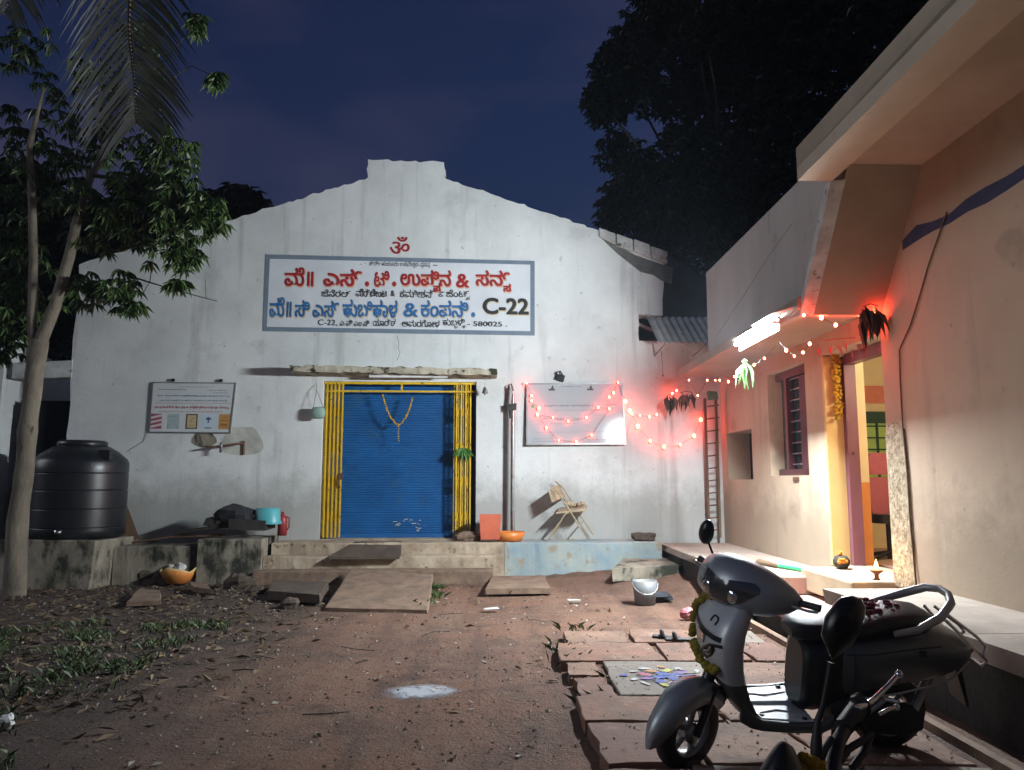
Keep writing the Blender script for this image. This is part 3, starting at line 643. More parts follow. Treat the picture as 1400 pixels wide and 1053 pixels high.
m_ = MB(); m_.box(H(2.71, 1.65, 4.14), (.30, 9.306, .29), M.Rotation(HA, 3, 'Z')); part('roof_beam', m_, mat('lit_beam_plaster', (.52, .44, .34), (.44, .37, .285), 1.4, .9, .2, spots=(.30, .25, .19), spot_scale=2.5, spot_lo=.6, spot_hi=.75), hs)  # paler than the soffit: light on the beam put into its colour
m_ = MB(); m_.box(H(8.0, 4.7, 4.34), (8.8, 15.4, .12), M.Rotation(HA, 3, 'Z')); part('roof', m_, MT['conc'], hs)
m_ = MB()
m_.box(H(12.2, 4.7, 2), (.3, 15.4, 4.5), M.Rotation(HA, 3, 'Z')); m_.box(H(8, -2.85, 2), (8, .3, 4.5), M.Rotation(HA, 3, 'Z')); part('outer_wall', m_, MT['housewall'], hs)
# door: reveal in bands, frame, lintel
def bandz(y0, y1, x0, x1, z0, z1, mt, nm):
    q = MB(); q.hexa([H(x0, y0, z0), H(x1, y0, z0), H(x1, y1, z0), H(x0, y1, z0)], [H(x0, y0, z1), H(x1, y0, z1), H(x1, y1, z1), H(x0, y1, z1)]); return part(nm, q, mt, hs)
bandz(8.375, 8.425, 3.592, 3.785, .54, 2.80, MT['yellowpl'], 'door_reveal')
dfm = bandz(8.30, 8.418, 3.787, 3.91, .54, 2.80, MT['purple'], 'door_frame')
q = MB(); q.hexa([H(3.79, 7.10, 2.70), H(3.90, 7.10, 2.70), H(3.90, 8.30, 2.70), H(3.79, 8.30, 2.70)], [H(3.79, 7.10, 2.81), H(3.90, 7.10, 2.81), H(3.90, 8.30, 2.81), H(3.79, 8.30, 2.81)]); part('frame_head', q, MT['purple'], dfm)
q = MB(); q.lathe([(0, 0), (.012, 0), (.012, .02), (0, .025)], H(3.84, 8.30, 1.72), 8, axis='y', fn=lambda p: V((p.x, -p.z, p.y))); part('bolt', q, MT['rust'], dfm)
bandz(8.36, 8.422, 3.912, 4.03, 1.42, 2.80, MT['innercream'], 'inner_jamb'); bandz(8.36, 8.422, 3.912, 4.03, .54, 1.418, MT['orange'], 'inner_jamb')
m_ = MB(); m_.box(H(3.45, 7.66, .42), (.52, 1.20, .23), M.Rotation(HA, 3, 'Z')); part('door_step', m_, mat('pale_step_plaster', (.44, .36, .24), (.36, .28, .18), 4, .8, .2), hs, bevel=.02)
# window: maroon frame, bars, louvres; open leaf
m_ = MB(); y0, y1, z0, z1 = WIN; XB = XW+.13
for a in ((y0, y0+.08, z0, z1), (y1-.42, y1-.34, z0, z1)): m_.box(H(XB, (a[0]+a[1])/2, (a[2]+a[3])/2), (.08, a[1]-a[0], a[3]-a[2]), M.Rotation(HA, 3, 'Z'))
m_.box(H(XB, (y0+y1)/2, z0+.04), (.079, y1-y0-.1, .08), M.Rotation(HA, 3, 'Z')); m_.box(H(XB, (y0+y1)/2, z1-.05), (.079, y1-y0-.1, .10), M.Rotation(HA, 3, 'Z'))
wo = part('window', m_, MT['maroon'], hs)
m_ = MB(); m_.box(H(XB+.06, (y0+y1)/2, (z0+z1)/2), (.012, y1-y0-.02, z1-z0-.02), M.Rotation(HA, 3, 'Z')); part('pane', m_, mat('dark_window_glass', (.03, .05, .055), (.05, .075, .08), 5, .12), wo)
m_ = MB()
for i in range(9): z = z0+.14+i*.135; m_.tube([H(XB+.01, y0+.05, z), H(XB+.01, y1-.38, z)], .009, 6)
part('bars', m_, MT['frame'], wo)
m_ = MB(); m_.box(H(XB-.06, y0+.17, (z0+z1)/2-.03), (.035, .20, z1-z0-.22), M.Rotation(HA+R(14), 3, 'Z')); part('open_leaf', m_, MT['maroon'], wo)
m_ = MB(); m_.box(H(XW+.05, y1-.17, (z0+z1)/2), (.20, .335, z1-z0), M.Rotation(HA, 3, 'Z'))
m_ = MB(); y0, y1, z0, z1 = SML; m_.box(H(XW+.36, (y0+y1)/2, (z0+z1)/2), (.02, y1-y0-.02, z1-z0-.02), M.Rotation(HA, 3, 'Z')); part('niche_back', m_, MT['dark'], hs)
m_ = MB()
for i in range(2): m_.box(H(XW-.006-.001*i, 9.3+.05*i, 1.455), (.012, .16-.06*i, .05), M.Rotation(HA, 3, 'Z'))
part('sill_stain', m_, MT['rust'], hs)
# blue painted band and eaves crack on the near wall
m_ = MB(); random.seed(5); N = 40; tp_, bt_ = [], []
for i in range(N+1):
    Y = 6.60-i*(6.60+2.9)/N; z = 3.515+(Y-6.6)*-.018; tp_.append((Y, z+.045+jit(.02)+(.05 if i == 1 else 0))); bt_.append((Y, z-.045+jit(.02)))
m_.prism(tp_+bt_[::-1], lambda a, b, d: H(XW+d, a, b), -.004, .0); part('blue_band', m_, MT['bluepaint'], hs)
# porch: ledges, drain side and steps
m_ = MB()
def deck(mb, X0, X1, Y0, Y1, z, n=8, zb=-.05):
    for i in range(n):
        a, c_ = Y0+(Y1-Y0)*i/n, Y0+(Y1-Y0)*(i+1)/n
        mb.hexa([H(X0+jit(.015), a+.004, zb), H(X1, a+.004, zb), H(X1, c_-.004, zb), H(X0+jit(.015), c_-.004, zb)], [H(X0+jit(.015), a+.004, z+jit(.006)), H(X1, a+.004, z), H(X1, c_-.004, z), H(X0+jit(.015), c_-.004, z+jit(.006))])
random.seed(17)
deck(m_, 2.72, XW+.05, -2.9, 6.55, .545, 10, .43); part('porch_floor', m_, MT['porch'], hs)
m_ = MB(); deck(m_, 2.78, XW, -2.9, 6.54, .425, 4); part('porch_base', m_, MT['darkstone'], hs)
m_ = MB(); deck(m_, 2.52, XW+.05, 8.15, 12.3, .46, 5, .38); part('porch_floor', m_, MT['porch'], hs)
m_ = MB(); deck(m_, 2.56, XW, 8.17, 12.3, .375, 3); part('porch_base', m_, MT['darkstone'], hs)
m_ = MB(); m_.box(H(3.05, 8.13, .36), (.85, .05, .19), M.Rotation(HA, 3, 'Z'), jit=.008); part('riser', m_, MT['pinkstone'], hs, bevel=.015)
m_ = MB(); deck(m_, 2.60, XW, 6.57, 8.09, .265, 2, .20); part('porch_floor', m_, MT['pinkstone'], hs)
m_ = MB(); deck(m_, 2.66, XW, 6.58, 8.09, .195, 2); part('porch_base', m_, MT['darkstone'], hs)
m_ = MB(); m_.box(H(2.475, 5.5, .02), (.06, 5.4, .13), M.Rotation(HA, 3, 'Z'), jit=.006); part('drain_kerb', m_, MT['stone'], hs)
# room behind the door
m_ = MB(); m_.box(H(6.3, 10.6, 2.1), (4.6, .12, 4.0), M.Rotation(HA, 3, 'Z')); m_.box(H(7.9, 8, 2.1), (.12, 5.3, 4.0), M.Rotation(HA, 3, 'Z')); m_.box(H(6.0, 5.4, 2.1), (3.8, .12, 4.0), M.Rotation(HA, 3, 'Z'))
part('room_wall', m_, MT['innercream'], hs)
m_ = MB(); m_.box(H(6.0, 8, .50), (3.7, 5.1, .06), M.Rotation(HA, 3, 'Z')); part('room_floor', m_, MT['pinkstone'], hs)
m_ = MB(); m_.box(H(6.0, 8, 3.2), (3.7, 5.1, .06), M.Rotation(HA, 3, 'Z')); part('room_ceiling', m_, MT['innercream'], hs)
m_ = MB(); m_.box(H(5.2, 10.52, 2.62), (1.1, .03, .24), M.Rotation(HA, 3, 'Z')); part('wall_band', m_, MT['flat']('coral_wall_band', (.62, .20, .13)), hs)
m_ = MB(); m_.box(H(5.2, 10.52, 1.62), (.9, .03, 1.2), M.Rotation(HA, 3, 'Z')); iw = part('inner_window', m_, MT['flat']('green_window_glow', (.36, .55, .14)), hs)
m_ = MB()
for i in range(8): m_.box(H(5.2, 10.495, 1.06+i*.16), (.9, .02, .018), M.Rotation(HA, 3, 'Z'))
for i in range(3): m_.box(H(4.92+i*.28, 10.492, 1.62), (.028, .02, 1.2), M.Rotation(HA, 3, 'Z'))
m_.box(H(5.2, 10.49, 2.30), (1.0, .03, .16), M.Rotation(HA, 3, 'Z')); part('grille', m_, MT['flat']('dark_green_grille', (.01, .05, .03)), iw)
rl = bpy.data.lights.new('room_lamp', 'POINT'); rl.energy = 120; rl.color = (1, .86, .62); rl.shadow_soft_size = .12
ro = bpy.data.objects.new('room_lamp', rl); COL.objects.link(ro); ro.location = H(5.0, 7.1, 2.75)

# ---------------------------------------------------------------- lit lamps
tl = thing('tube_light', 'glaring white tube light slung under the grey canopy of the house', 'tube light', H(2.95, 8.55, 3.0))
hv = lambda p, y: H(p[0], y, p[1]); TX, TZ, Y0, Y1 = 2.77, 3.02, 7.55, 8.85
pr = [(TX-.020, TZ+.052), (TX+.042, TZ+.034), (TX+.042, TZ-.082)]; po = [(TX-.020, TZ+.057), (TX+.047, TZ+.037), (TX+.047, TZ-.082)]
m_ = MB()
for i in (0, 1): m_.hexa([hv(pr[i], Y0), hv(pr[i+1], Y0), hv(po[i+1], Y0), hv(po[i], Y0)], [hv(pr[i], Y1), hv(pr[i+1], Y1), hv(po[i+1], Y1), hv(po[i], Y1)])
part('reflector', m_, MT['white'], tl)  # hood added and shaped to block the tube's light towards wall and parapet
m_ = MB(); m_.tube([hv((TX, TZ), Y0+.04), hv((TX, TZ), Y1-.04)], .020, 12, caps=False); part('tube', m_, emit('tube_glow', (.86, .95, 1.0), TUBE_L), tl)
for y in (Y0+.02, Y1-.02):
    m_ = MB(); m_.tube([hv((TX, TZ), y-.02), hv((TX, TZ), y+.02)], .023, 12); m_.box(hv((TX+.03, TZ), y), (.05, .03, .03)); part('end_cap', m_, MT['white'], tl)
m_ = MB(); m_.tube([hv((TX+.045, TZ), 7.8), hv((2.865, 3.10), 7.8)], .012, 6); part('bracket', m_, MT['steel'], tl)
m_ = MB(); m_.tube([hv((TX+.045, TZ), 8.6), hv((2.865, 3.10), 8.6)], .012, 6); part('bracket', m_, MT['steel'], tl)
m_ = MB(); m_.hexa([H(2.60, 7.15, 3.02), H(2.9, 7.15, 3.10), H(2.9, 7.75, 3.10), H(2.60, 7.75, 3.02)], [H(2.60, 7.15, 3.03), H(2.9, 7.15, 3.11), H(2.9, 7.75, 3.11), H(2.60, 7.75, 3.03)])
solo('shade_plate', m_, MT['white'], 'bent white sheet plate sticking out beside the glaring tube light', 'plate', H(2.75, 7.45, 3.05))

LEDH = emit('house_bulb_glow', (1, .06, .03), 300.0)
LED = emit('red_bulb_glow', (1, .045, .022), 70.0)
LEDS = emit('pink_bulb_glow', (1, .17, .11), 40.0)
WIRE = MT['flat']('dark_green_wire', (.02, .035, .02))
def light_string(label, pts, bulbs, mt=LED, rad=.019):
    s = thing('string_lights', label, 'string lights', pts[0], group='festive red string lights')
    w_ = MB(); w_.tube(pts, .0022, 4); part('wire', w_, WIRE, s)
    for p in bulbs:
        b2 = MB(); b2.ball(p, rad*random.uniform(.65, 1.2), 8, 5, (1, 1, 1.25)); part('bulb', b2, mt, s)
fx = lambda l, w=.115: [FX(x, y, w) for x, y in l]
l1 = [(720, 524), (727, 541), (727, 548), (737, 558), (735, 567), (756, 571), (777, 576), (802, 571), (818, 557), (833, 559), (833, 543), (839, 537), (845, 523)]
light_string('red bulbs swagged across the white board in a shallow upper loop', fx(l1), fx(l1))
l2 = [(735, 567), (747, 585), (764, 602), (788, 604), (809, 595), (833, 560)]
light_string('red bulbs hanging in a lower loop over the foot of the white board', fx(l2, .125), fx(l2[1:5], .125))
l3 = [(845, 523), (855, 549), (861, 562), (872, 583), (889, 603), (908, 611), (930, 608), (949, 596), (958, 574), (966, 545)]
light_string('bright red bulbs in the deep bare swag between white board and ladder', fx(l3, .08), fx(l3[1:9], .08), LED, .026)
l4 = [(861, 562), (864, 566), (875, 568), (888, 570), (898, 567), (925, 548)]
light_string('small pale bulbs in the short flat swag above the deep red one', fx(l4, .1), fx(l4[1:5], .1), LEDS, .014)
hx = lambda l, X=2.86: [H(X, *HP(x, y, X)) for x, y in l]
l5 = [(916, 540), (919, 538), (925, 534), (942, 520), (954, 541), (967, 520), (978, 520), (984, 520), (996, 522), (1004, 515), (1018, 506), (1031, 499), (1045, 490), (1060, 472)]
light_string('pink bulbs strung under the canopy edge from withered leaves to the tube light', hx(l5, 2.78), hx(l5[1:13], 2.78), LEDH, .012)
l6 = [(1066, 468), (1075, 479), (1086, 487), (1098, 482), (1107, 470), (1110, 462)]
light_string('short string of pink bulbs drooping right of the tube light', hx(l6, 2.80), hx(l6[1:5], 2.80), LEDH, .012)
l7 = [H(2.84, 7.02, 3.0), H(2.84, 6.99, 2.97), H(3.05, 7.10, 2.97), H(3.25, 7.25, 2.93), H(3.42, 7.1, 2.98), H(3.52, 7.0, 2.99)]
light_string('few red bulbs along the foot of the sloping panel above the door', l7, l7[1:], LEDH, .014)

# ---------------------------------------------------------------- things on the warehouse front
def board_at(name, label, px, mt, extra, th=.035, w0=.03, border=MT['frame'], tilt=0):
    zt_ = max(FP(x, y, w0)[1] for x, y in px); FF = lambda a, b, d: F(a, b, d+tilt*(zt_-b))
    o = thing(name, label, 'notice board', FX(px[0][0], px[2][1], 0))
    q = [FP(x, y, w0) for x, y in px]; ct = (sum(p[0] for p in q)/4, sum(p[1] for p in q)/4)
    m_ = MB(); m_.prism(q, FF, w0, w0-th+.006); pn = part('panel', m_, mt, o)
    ins = [(ct[0]+(p[0]-ct[0])*.985, ct[1]+(p[1]-ct[1])*.975) for p in q]
    m_ = MB(); m_.prism([(ct[0]+(p[0]-ct[0])*1.012, ct[1]+(p[1]-ct[1])*1.02) for p in q], FF, w0+.008, w0-th, [ins]); part('rim', m_, border, o)
    A, B, C = V(q[0]), V(q[1]), V(q[3])
    fn = lambda u, z, l: FF(*(A+(B-A)*u+(C-A)*(1-z)), w0+.003+l)
    extra(o, fn, pn); return o
INK = MT['flat']('faded_grey_ink', (.20, .21, .24)); INKR = MT['flat']('faded_red_ink', (.42, .16, .17)); INKB = MT['flat']('faded_blue_ink', (.14, .17, .30))
def scrib(fn, u0, u1, z, h, seed, mb):                 # a line of print too far off to read: rows of tiny broken strokes
    rnd = random.Random(seed); u = u0
    while u < u1:
        wd = rnd.uniform(.012, .028)
        for _ in range(2):
            a = u+rnd.uniform(0, wd*.6); b = a+rnd.uniform(.004, .010); zz_ = z+rnd.uniform(-.3, .3)*h; hh = h*rnd.uniform(.3, .55)
            mb.quad(fn(a, zz_-hh, 0), fn(b, zz_-hh, 0), fn(b, zz_+hh, 0), fn(a, zz_+hh, 0))
        mb.quad(fn(u, z-h*.12, .0004), fn(min(u+wd, u1), z-h*.12, .0004), fn(min(u+wd, u1), z+h*.16, .0004), fn(u, z+h*.16, .0004))
        u += wd+(.012 if rnd.random() < .25 else .003)
def left_board(o, fn, pn):
    m_ = MB(); scrib(fn, .30, .70, .915, .012, 1, m_); scrib(fn, .07, .40, .86, .02, 2, m_); scrib(fn, .66, .90, .85, .018, 3, m_); scrib(fn, .74, .90, .80, .014, 4, m_); part('small_print', m_, INK, pn)
    m_ = MB(); scrib(fn, .06, .93, .735, .028, 5, m_); scrib(fn, .09, .90, .64, .024, 6, m_); part('print_rows', m_, INKB, pn)
    m_ = MB(); m_.quad(fn(.04, .585, 0), fn(.96, .585, 0), fn(.96, .592, 0), fn(.04, .592, 0)); scrib(fn, .04, .93, .50, .05, 7, m_); part('heading_rows', m_, INKR, pn)
    m_ = MB(); scrib(fn, .10, .86, .415, .018, 8, m_); part('caption_row', m_, INKR, pn)
    pic = [((.01, .14), [(.32, .06, .12)], 0), ((.21, .35), [(.36, .46, .46)], 1), ((.43, .57), [(.10, .07, .06)], 2), ((.63, .77), [(.50, .62, .70)], 3), ((.83, .96), [(.46, .24, .07)], 4)]
    for (a, b), cs, k in pic:
        m_ = MB(); m_.quad(fn(a, .07, 0), fn(b, .07, 0), fn(b, .37, 0), fn(a, .37, 0)); m_.m = 1
        q = lambda x0, y0, x1, y1: m_.quad(*[fn(a+(b-a)*x, .07+.30*y, .0006) for x, y in ((x0, y0), (x1, y0), (x1, y1), (x0, y1))])
        if k == 0:
            for z in (.05, .35, .65): m_.quad(*[fn(a+(b-a)*x, .07+.30*y, .0006) for x, y in ((0, z), (0, z+.15), (1, z+.32), (1, z+.17))])
        if k == 1: q(.1, .5, .6, .54); q(.1, .8, .8, .84); q(0, 0, .12, .3); q(.85, 0, 1, .15)
        if k == 2: q(.12, .08, .88, .92); m_.m = 0; q(.3, .2, .7, .24); q(.25, .5, .6, .55); q(.4, .7, .75, .74)
        if k == 3:
            m_.quad(*[fn(a+(b-a)*x, .07+.30*y, .0006) for x, y in ((.25, .62), (.75, .62), (.68, .75), (.5, .8), (.32, .75))]); q(.44, .40, .56, .62); q(.2, .04, .8, .11)
        if k == 4: q(.1, .55, .9, .6); q(.15, .2, .8, .36); q(.3, .78, .9, .82)
        c2 = [(.62, .55, .52), (.26, .34, .36), (.52, .42, .24), (.05, .08, .22), (.30, .12, .03)][k]
        part('picture', m_, [MT['flat']('print_ink', cs[0]), MT['flat']('print_ink', c2)], pn)
    for u in (.24, .82):
        m_ = MB(); m_.box(fn(u, 1.05, 0), (.05, .03, .045), M.Rotation(FA, 3, 'Z')); part('clip', m_, MT['black'], o)
    m_ = MB(); a_ = fn(0.0, 0, 0); m_.tube([a_, FX(196, 604, .01), FX(180, 613, .005), FX(173, 618, .005)], .004, 4); part('cable', m_, MT['frame'], o)
board_at('notice_board', 'small white board printed with five coloured pictures, left of the gate', [(209, 523), (322, 524), (314, 592), (204, 591)], MT['board'], left_board)
def right_board(o, fn, pn):
    m_ = MB()
    for u, z, hh in ((.26, .93, .05), (.66, .93, .05)):
        m_.quad(fn(u-.03, z-hh*.9, 0), fn(u+.035, z-hh*.9, 0), fn(u+.03, z-hh*.3, 0), fn(u-.035, z-hh*.4, 0)); m_.quad(fn(u-.012, z-hh*.3, .0003), fn(u+.02, z-hh*.3, .0003), fn(u+.012, z+hh, .0003))
    part('emblem', m_, MT['flat']('dark_emblem_ink', (.05, .055, .055)), pn)
    m_ = MB(); scrib(fn, .36, .56, .95, .014, 11, m_); scrib(fn, .08, .90, .195, .006, 16, m_); scrib(fn, .62, .92, .065, .012, 17, m_); scrib(fn, .06, .30, .045, .014, 15, m_); scrib(fn, .06, .28, .09, .010, 18, m_)
    part('small_print', m_, INK, pn)
    m_ = MB(); scrib(fn, .18, .68, .63, .026, 12, m_); scrib(fn, .80, .93, .64, .014, 13, m_); scrib(fn, .30, .76, .555, .010, 14, m_); part('heading_rows', m_, INK, pn)
    m_ = MB(); scrib(fn, .17, .52, .42, .012, 19, m_); scrib(fn, .24, .50, .335, .010, 20, m_); part('print_rows', m_, INK, pn)
    m_ = MB(); m_.add([fn(.065+.022*cos(2*pi*i/12), .625+.034*sin(2*pi*i/12), 0) for i in range(12)], [tuple(range(12))]); part('green_dot', m_, MT['flat']('green_ink', (.08, .34, .22)), pn)
board_at('notice_board', 'wide glossy white board draped with red bulbs, right of the upright pipe', [(720, 525), (851, 524), (854, 607), (720, 608)], MT['gloss'], right_board, border=MT['frame'], tilt=.064)

# upright bundle of pipes strapped to the wall
pp = thing('pipe_bundle', 'tall grey drain pipe with a dark clamp beside the glossy white board', 'pipe', FX(700, 735, .1))
z1, z0 = FP(700, 530, .07)[1], PZ
m_ = MB(); u = FP(699, 640, .07)[0]; m_.tube([F(u-.045, z0, .09), F(u-.035, z1-.3, .09), F(u-.01, z1, .06)], .032, 10); part('pipe', m_, MT['pipe'], pp)
m_ = MB(); m_.tube([F(u+.035, z0, .07), F(u+.02, z0+.5, .07), F(u+.03, z1-.1, .05)], .026, 10); part('pipe', m_, MT['steel'], pp)
m_ = MB(); zc = FP(700, 557, .08)[1]; m_.box(F(u, zc, .09), (.17, .11, .10), M.Rotation(FA, 3, 'Z'), jit=.012); m_.tube([F(u-.02, zc-.05, .1), F(u-.01, zc-.18, .1)], .03, 8); part('clamp', m_, MT['black'], pp)
m_ = MB(); m_.tube([F(u-.05, zc+.03, .06), F(u-.05, z1+.02, .08), F(u, z1+.06, .07), F(u+.03, z1-.05, .06)], .012, 6); part('top_hook', m_, MT['black'], pp)

# folding chair, seat side on, back to the left
ch = thing('folding_chair', 'tan metal folding chair standing open under the glossy white board', 'folding chair', FX(776, 738, .38))
cp = lambda x, y, w: FX(x, y, w)
for w_, dx, dy in ((.50, 0, 0), (.14, 7, -6)):
    m_ = MB(); m_.tube([cp(752+dx, 664+dy, w_), cp(763+dx, 673+dy, w_), cp(781+dx, 702+dy, w_), cp(804+dx, 737+dy, w_)], .013, 7); part('front_leg', m_, MT['tan'], ch)
    m_ = MB(); m_.tube([cp(783+dx, 696+dy, w_), cp(772+dx, 704+dy, w_), cp(750+dx, 737+dy, w_)], .012, 7); part('rear_leg', m_, MT['tan'], ch)
m_ = MB(); m_.hexa([cp(760, 701, .50), cp(801, 695, .50), cp(803, 690, .14), cp(766, 694, .14)], [cp(760, 703, .50), cp(801, 699, .50), cp(803, 694, .14), cp(766, 696, .14)]); part('seat', m_, MT['tan'], ch, bevel=.006)
m_ = MB(); m_.hexa([cp(750, 666, .50), cp(765, 678, .5), cp(770, 672, .14), cp(757, 660, .14)], [cp(752, 664, .5), cp(767, 676, .5), cp(772, 670, .14), cp(759, 658, .14)])
m_.v = []; m_.f = []; m_.mi = []; m_.sm = []
bk = [cp(763, 663, .12), cp(749, 671, .50), cp(754, 688, .50), cp(772, 680, .12)]
m_.hexa(bk, [p+FU*.02+V((0, 0, .01)) for p in bk]); part('backrest', m_, MT['tan'], ch, bevel=.008)
m_ = MB(); m_.tube([cp(765, 715, .48), cp(770, 709, .16)], .009, 6); part('brace', m_, MT['tan'], ch)
m_ = MB(); m_.tube([cp(792, 720, .48), cp(797, 713, .16)], .009, 6); part('brace', m_, MT['tan'], ch)
clt = MB(); random.seed(8)
for i in range(5): clt.ball(cp(776+i*5, 691-abs(i-2)*1.2, .3+.03*jit(1)), .045+jit(.012), 8, 6, (1, 1, .8))
solo('folded_rag', clt, MT['tan'], 'crumpled beige rag lying on the folding chair seat', 'rag', cp(783, 694, .3))

# buckets, basin, stone on the platform
def frustum(mb, c, r0, r1, h, n=4, rot=pi/4, t=.012):
    sm = mb.smooth; mb.smooth = n > 8
    k = [(r0, 0), (r1, h), (r1+.012, h), (r1+.012, h-.02), (r1+.001, h-.02)]
    mb.lathe([(0, .001)]+k[:2]+[(r1-t, h), (r0-t, .02), (0, .02)], c, n, fn=lambda p: M.Rotation(rot+FA, 3, 'Z') @ p)
    if n <= 8:
        cnt = len(mb.sm); mb.sm = mb.sm[:cnt-5*n]+[False]*(5*n)
    mb.smooth = sm
bk = MB(); frustum(bk, FX(670, 737, .42)-V((0, 0, .0)), .20, .235, .36, 4)
o = solo('square_bucket', bk, MT['redbucket'], 'faded coral square plastic bucket beside the right gate half', 'bucket', V((FX(670, 737, .42).x, FX(670, 737, .42).y, PZ)))
for ob, z in ((o, PZ),): ob.location.z = z+.004
bs = MB(); frustum(bs, (0, 0, 0), .18, .24, .14, 24); solo('basin', bs, MT['orangepl'], 'round orange plastic basin on the platform next to the coral bucket', 'basin', (0, 0, 0)).location = F(FP(697, 737, .42)[0], PZ+.004, .40)
def rock(c, sx, sy, sz, seed=0, n=10, m=7):
    mb = MB(); mb.smooth = False; rnd = random.Random(seed); off = V((rnd.random()*50, rnd.random()*50, 0))
    mb.ball(c, 1, n, m); out_ = []
    for p in mb.v:
        d = p-V(c); k = 1+.45*NZ.noise(d*1.3+off)+.15*NZ.noise(d*3+off); out_.append(V(c)+V((d.x*sx*k, d.y*sy*k, d.z*sz*k)))
    mb.v = out_; mb.sm = [False]*len(mb.sm); return mb
def rock_solo(label, c, s, seed, mt=MT['darkbrown'], name='rock'):
    return solo(name, rock(c, *s, seed), mt, label, 'rock', c)
c_ = F(FP(640, 733, .40)[0], PZ+.06, .38); rock_solo('lumpy grey stone on the platform at the foot of the right gate half', c_, (.19, .12, .085), 3, MT['stone'])
# hanging bag, bells, small bracket, tap, leaf bunch, garland
bg_ = thing('hanging_bag', 'small pale green bag hanging on a string left of the yellow gate', 'bag', FX(437, 574, .15))
m_ = MB(); q = FX(435, 564, .17)
m_.lathe([(0, -.10), (.08, -.095), (.11, -.06), (.115, 0), (.10, .06), (.075, .085), (0, .085)], q, 14, fn=lambda p: V((p.x, p.y*.5, p.z))); part('pouch', m_, mat('pale_green_bag', (.26, .38, .33), (.20, .30, .27), 6, .6), bg_)
m_ = MB(); m_.tube([q+V((-.08, 0, .07)), FX(433, 533, .12), FX(433, 526, .02)], .005, 4); m_.tube([q+V((.08, 0, .07)), FX(433, 533, .12)], .005, 4); part('string', m_, MT['frame'], bg_)
m_ = MB(); q = FX(663, 534, .2); m_.lathe([(0, .05), (.02, .05), (.03, .02), (.045, -.02), (.05, -.045), (0, -.045)], q, 12); m_.tube([q+V((0, 0, .05)), q+V((0, 0, .22))], .004, 4); m_.ball(q-V((0, 0, .06)), .016)
solo('hanging_bell', m_, MT['steel'], 'tiny metal bell hanging from the right end of the door canopy', 'bell', q)
m_ = MB(); q = FX(766, 516, .05); m_.box(q, (.12, .08, .09), M.Rotation(.4, 3, 'Y'), jit=.015); m_.tube([q+V((-.05, 0, 0)), q+V((-.06, 0, .08)), q+V((0, 0, .10)), q+V((.04, 0, .03))], .012, 6)
solo('lamp_bracket', m_, MT['black'], 'small broken dark lamp fitting on the wall above the glossy board', 'lamp fitting', q)
tp2 = thing('wall_tap', 'rusty pipe with a bent tap sticking out of the wall below the small board', 'tap', FX(332, 606, .0))
a_, b2, c2 = FX(334, 606, 0), FX(330, 606, .14), FX(300, 610, .16)
m_ = MB(); m_.tube([a_, b2, c2, FX(283, 612, .16)], .016, 8); part('pipe', m_, MT['rust'], tp2)
m_ = MB(); m_.tube([FX(333, 603, .02), FX(333, 622, .02)], .02, 8); part('elbow', m_, MT['rust'], tp2)
m_ = MB(); m_.lathe([(0, -.09), (.02, -.09), (.022, -.02), (.035, 0), (.03, .05), (.012, .07), (0, .07)], FX(302, 611, .16), 12); part('valve', m_, MT['steel'], tp2)
m_ = MB(); q = FX(331, 603, .006); pts = [(FP(331+28*cos(t)*(1+.15*sin(3*t)), 603+24*sin(t)*(1+.2*cos(2*t)))) for t in [2*pi*i/18 for i in range(18)]]
m_.prism(pts, lambda a, b, d: F(a, b, d), .0035, -.01); part('plaster_patch', m_, mat('fresh_plaster_patch', (.55, .55, .48), (.36, .37, .33), 5, .9, .3), wh)
m_ = MB(); pts = [(FP(279+17*cos(t)*(1+.15*sin(3*t)), 600+12*sin(t))) for t in [2*pi*i/14 for i in range(14)]]
m_.prism(pts, lambda a, b, d: F(a, b, d), .003, -.01); part('plaster_patch', m_, MT['conc'], wh)
random.seed(19); cr = MB(); u, z = FP(543, 459); pth = [F(u, z, .001)]
for i in range(9): u += jit(.03); z -= .045; pth.append(F(u, z, .001))
cr.tube(pth, .004, 4); part('wall_crack', cr, MT['raw'], wh)
def flowers(mb, pts, r, step, rnd, sq=(1, 1, .75)):
    L = 0; P = [V(p) for p in pts]
    for a, b in zip(P[:-1], P[1:]):
        n = max(1, round((b-a).length/step))
        for i in range(n):
            c = a.lerp(b, i/n)+V([rnd.uniform(-r*.2, r*.2) for _ in '123']); rr = r*rnd.uniform(.85, 1.15)
            for k in range(5):
                q_ = V((rnd.gauss(0, 1), rnd.gauss(0, 1), rnd.gauss(0, 1))).normalized()*rr*.4
                mb.ball(c+q_, rr*.62, 6, 4, sq)
gar = MB(); rnd = random.Random(2); P0 = [FX(x, y, -.05) for x, y in ((523, 539), (526, 552), (533, 569), (541, 580), (545, 581), (550, 578), (557, 566), (562, 552), (564, 541))]
gar.smooth = True; flowers(gar, P0, .022, .034, rnd); flowers(gar, [FX(544, 583, -.05), FX(545, 606, -.05)], .017, .036, rnd)
solo('door_garland', gar, MT['marigold'], 'yellow flower garland hung in a V on the blue shutter', 'garland', P0[0])
lv = MB(); rnd = random.Random(6); q = FX(634, 612, .0)
for i in range(11):
    a = rnd.uniform(-1.1, 1.1); lv.leaf(q+V((rnd.uniform(-.03, .03), 0, 0)), (sin(a)*.8, -.35*rnd.random(), -cos(a)), rnd.uniform(.16, .26), .07, (0, -1, .2), .2)
solo('leaf_bunch', lv, MT['greenleaf'], 'fresh green leaf bunch tied on the right half of the yellow gate', 'leaf bunch', q)

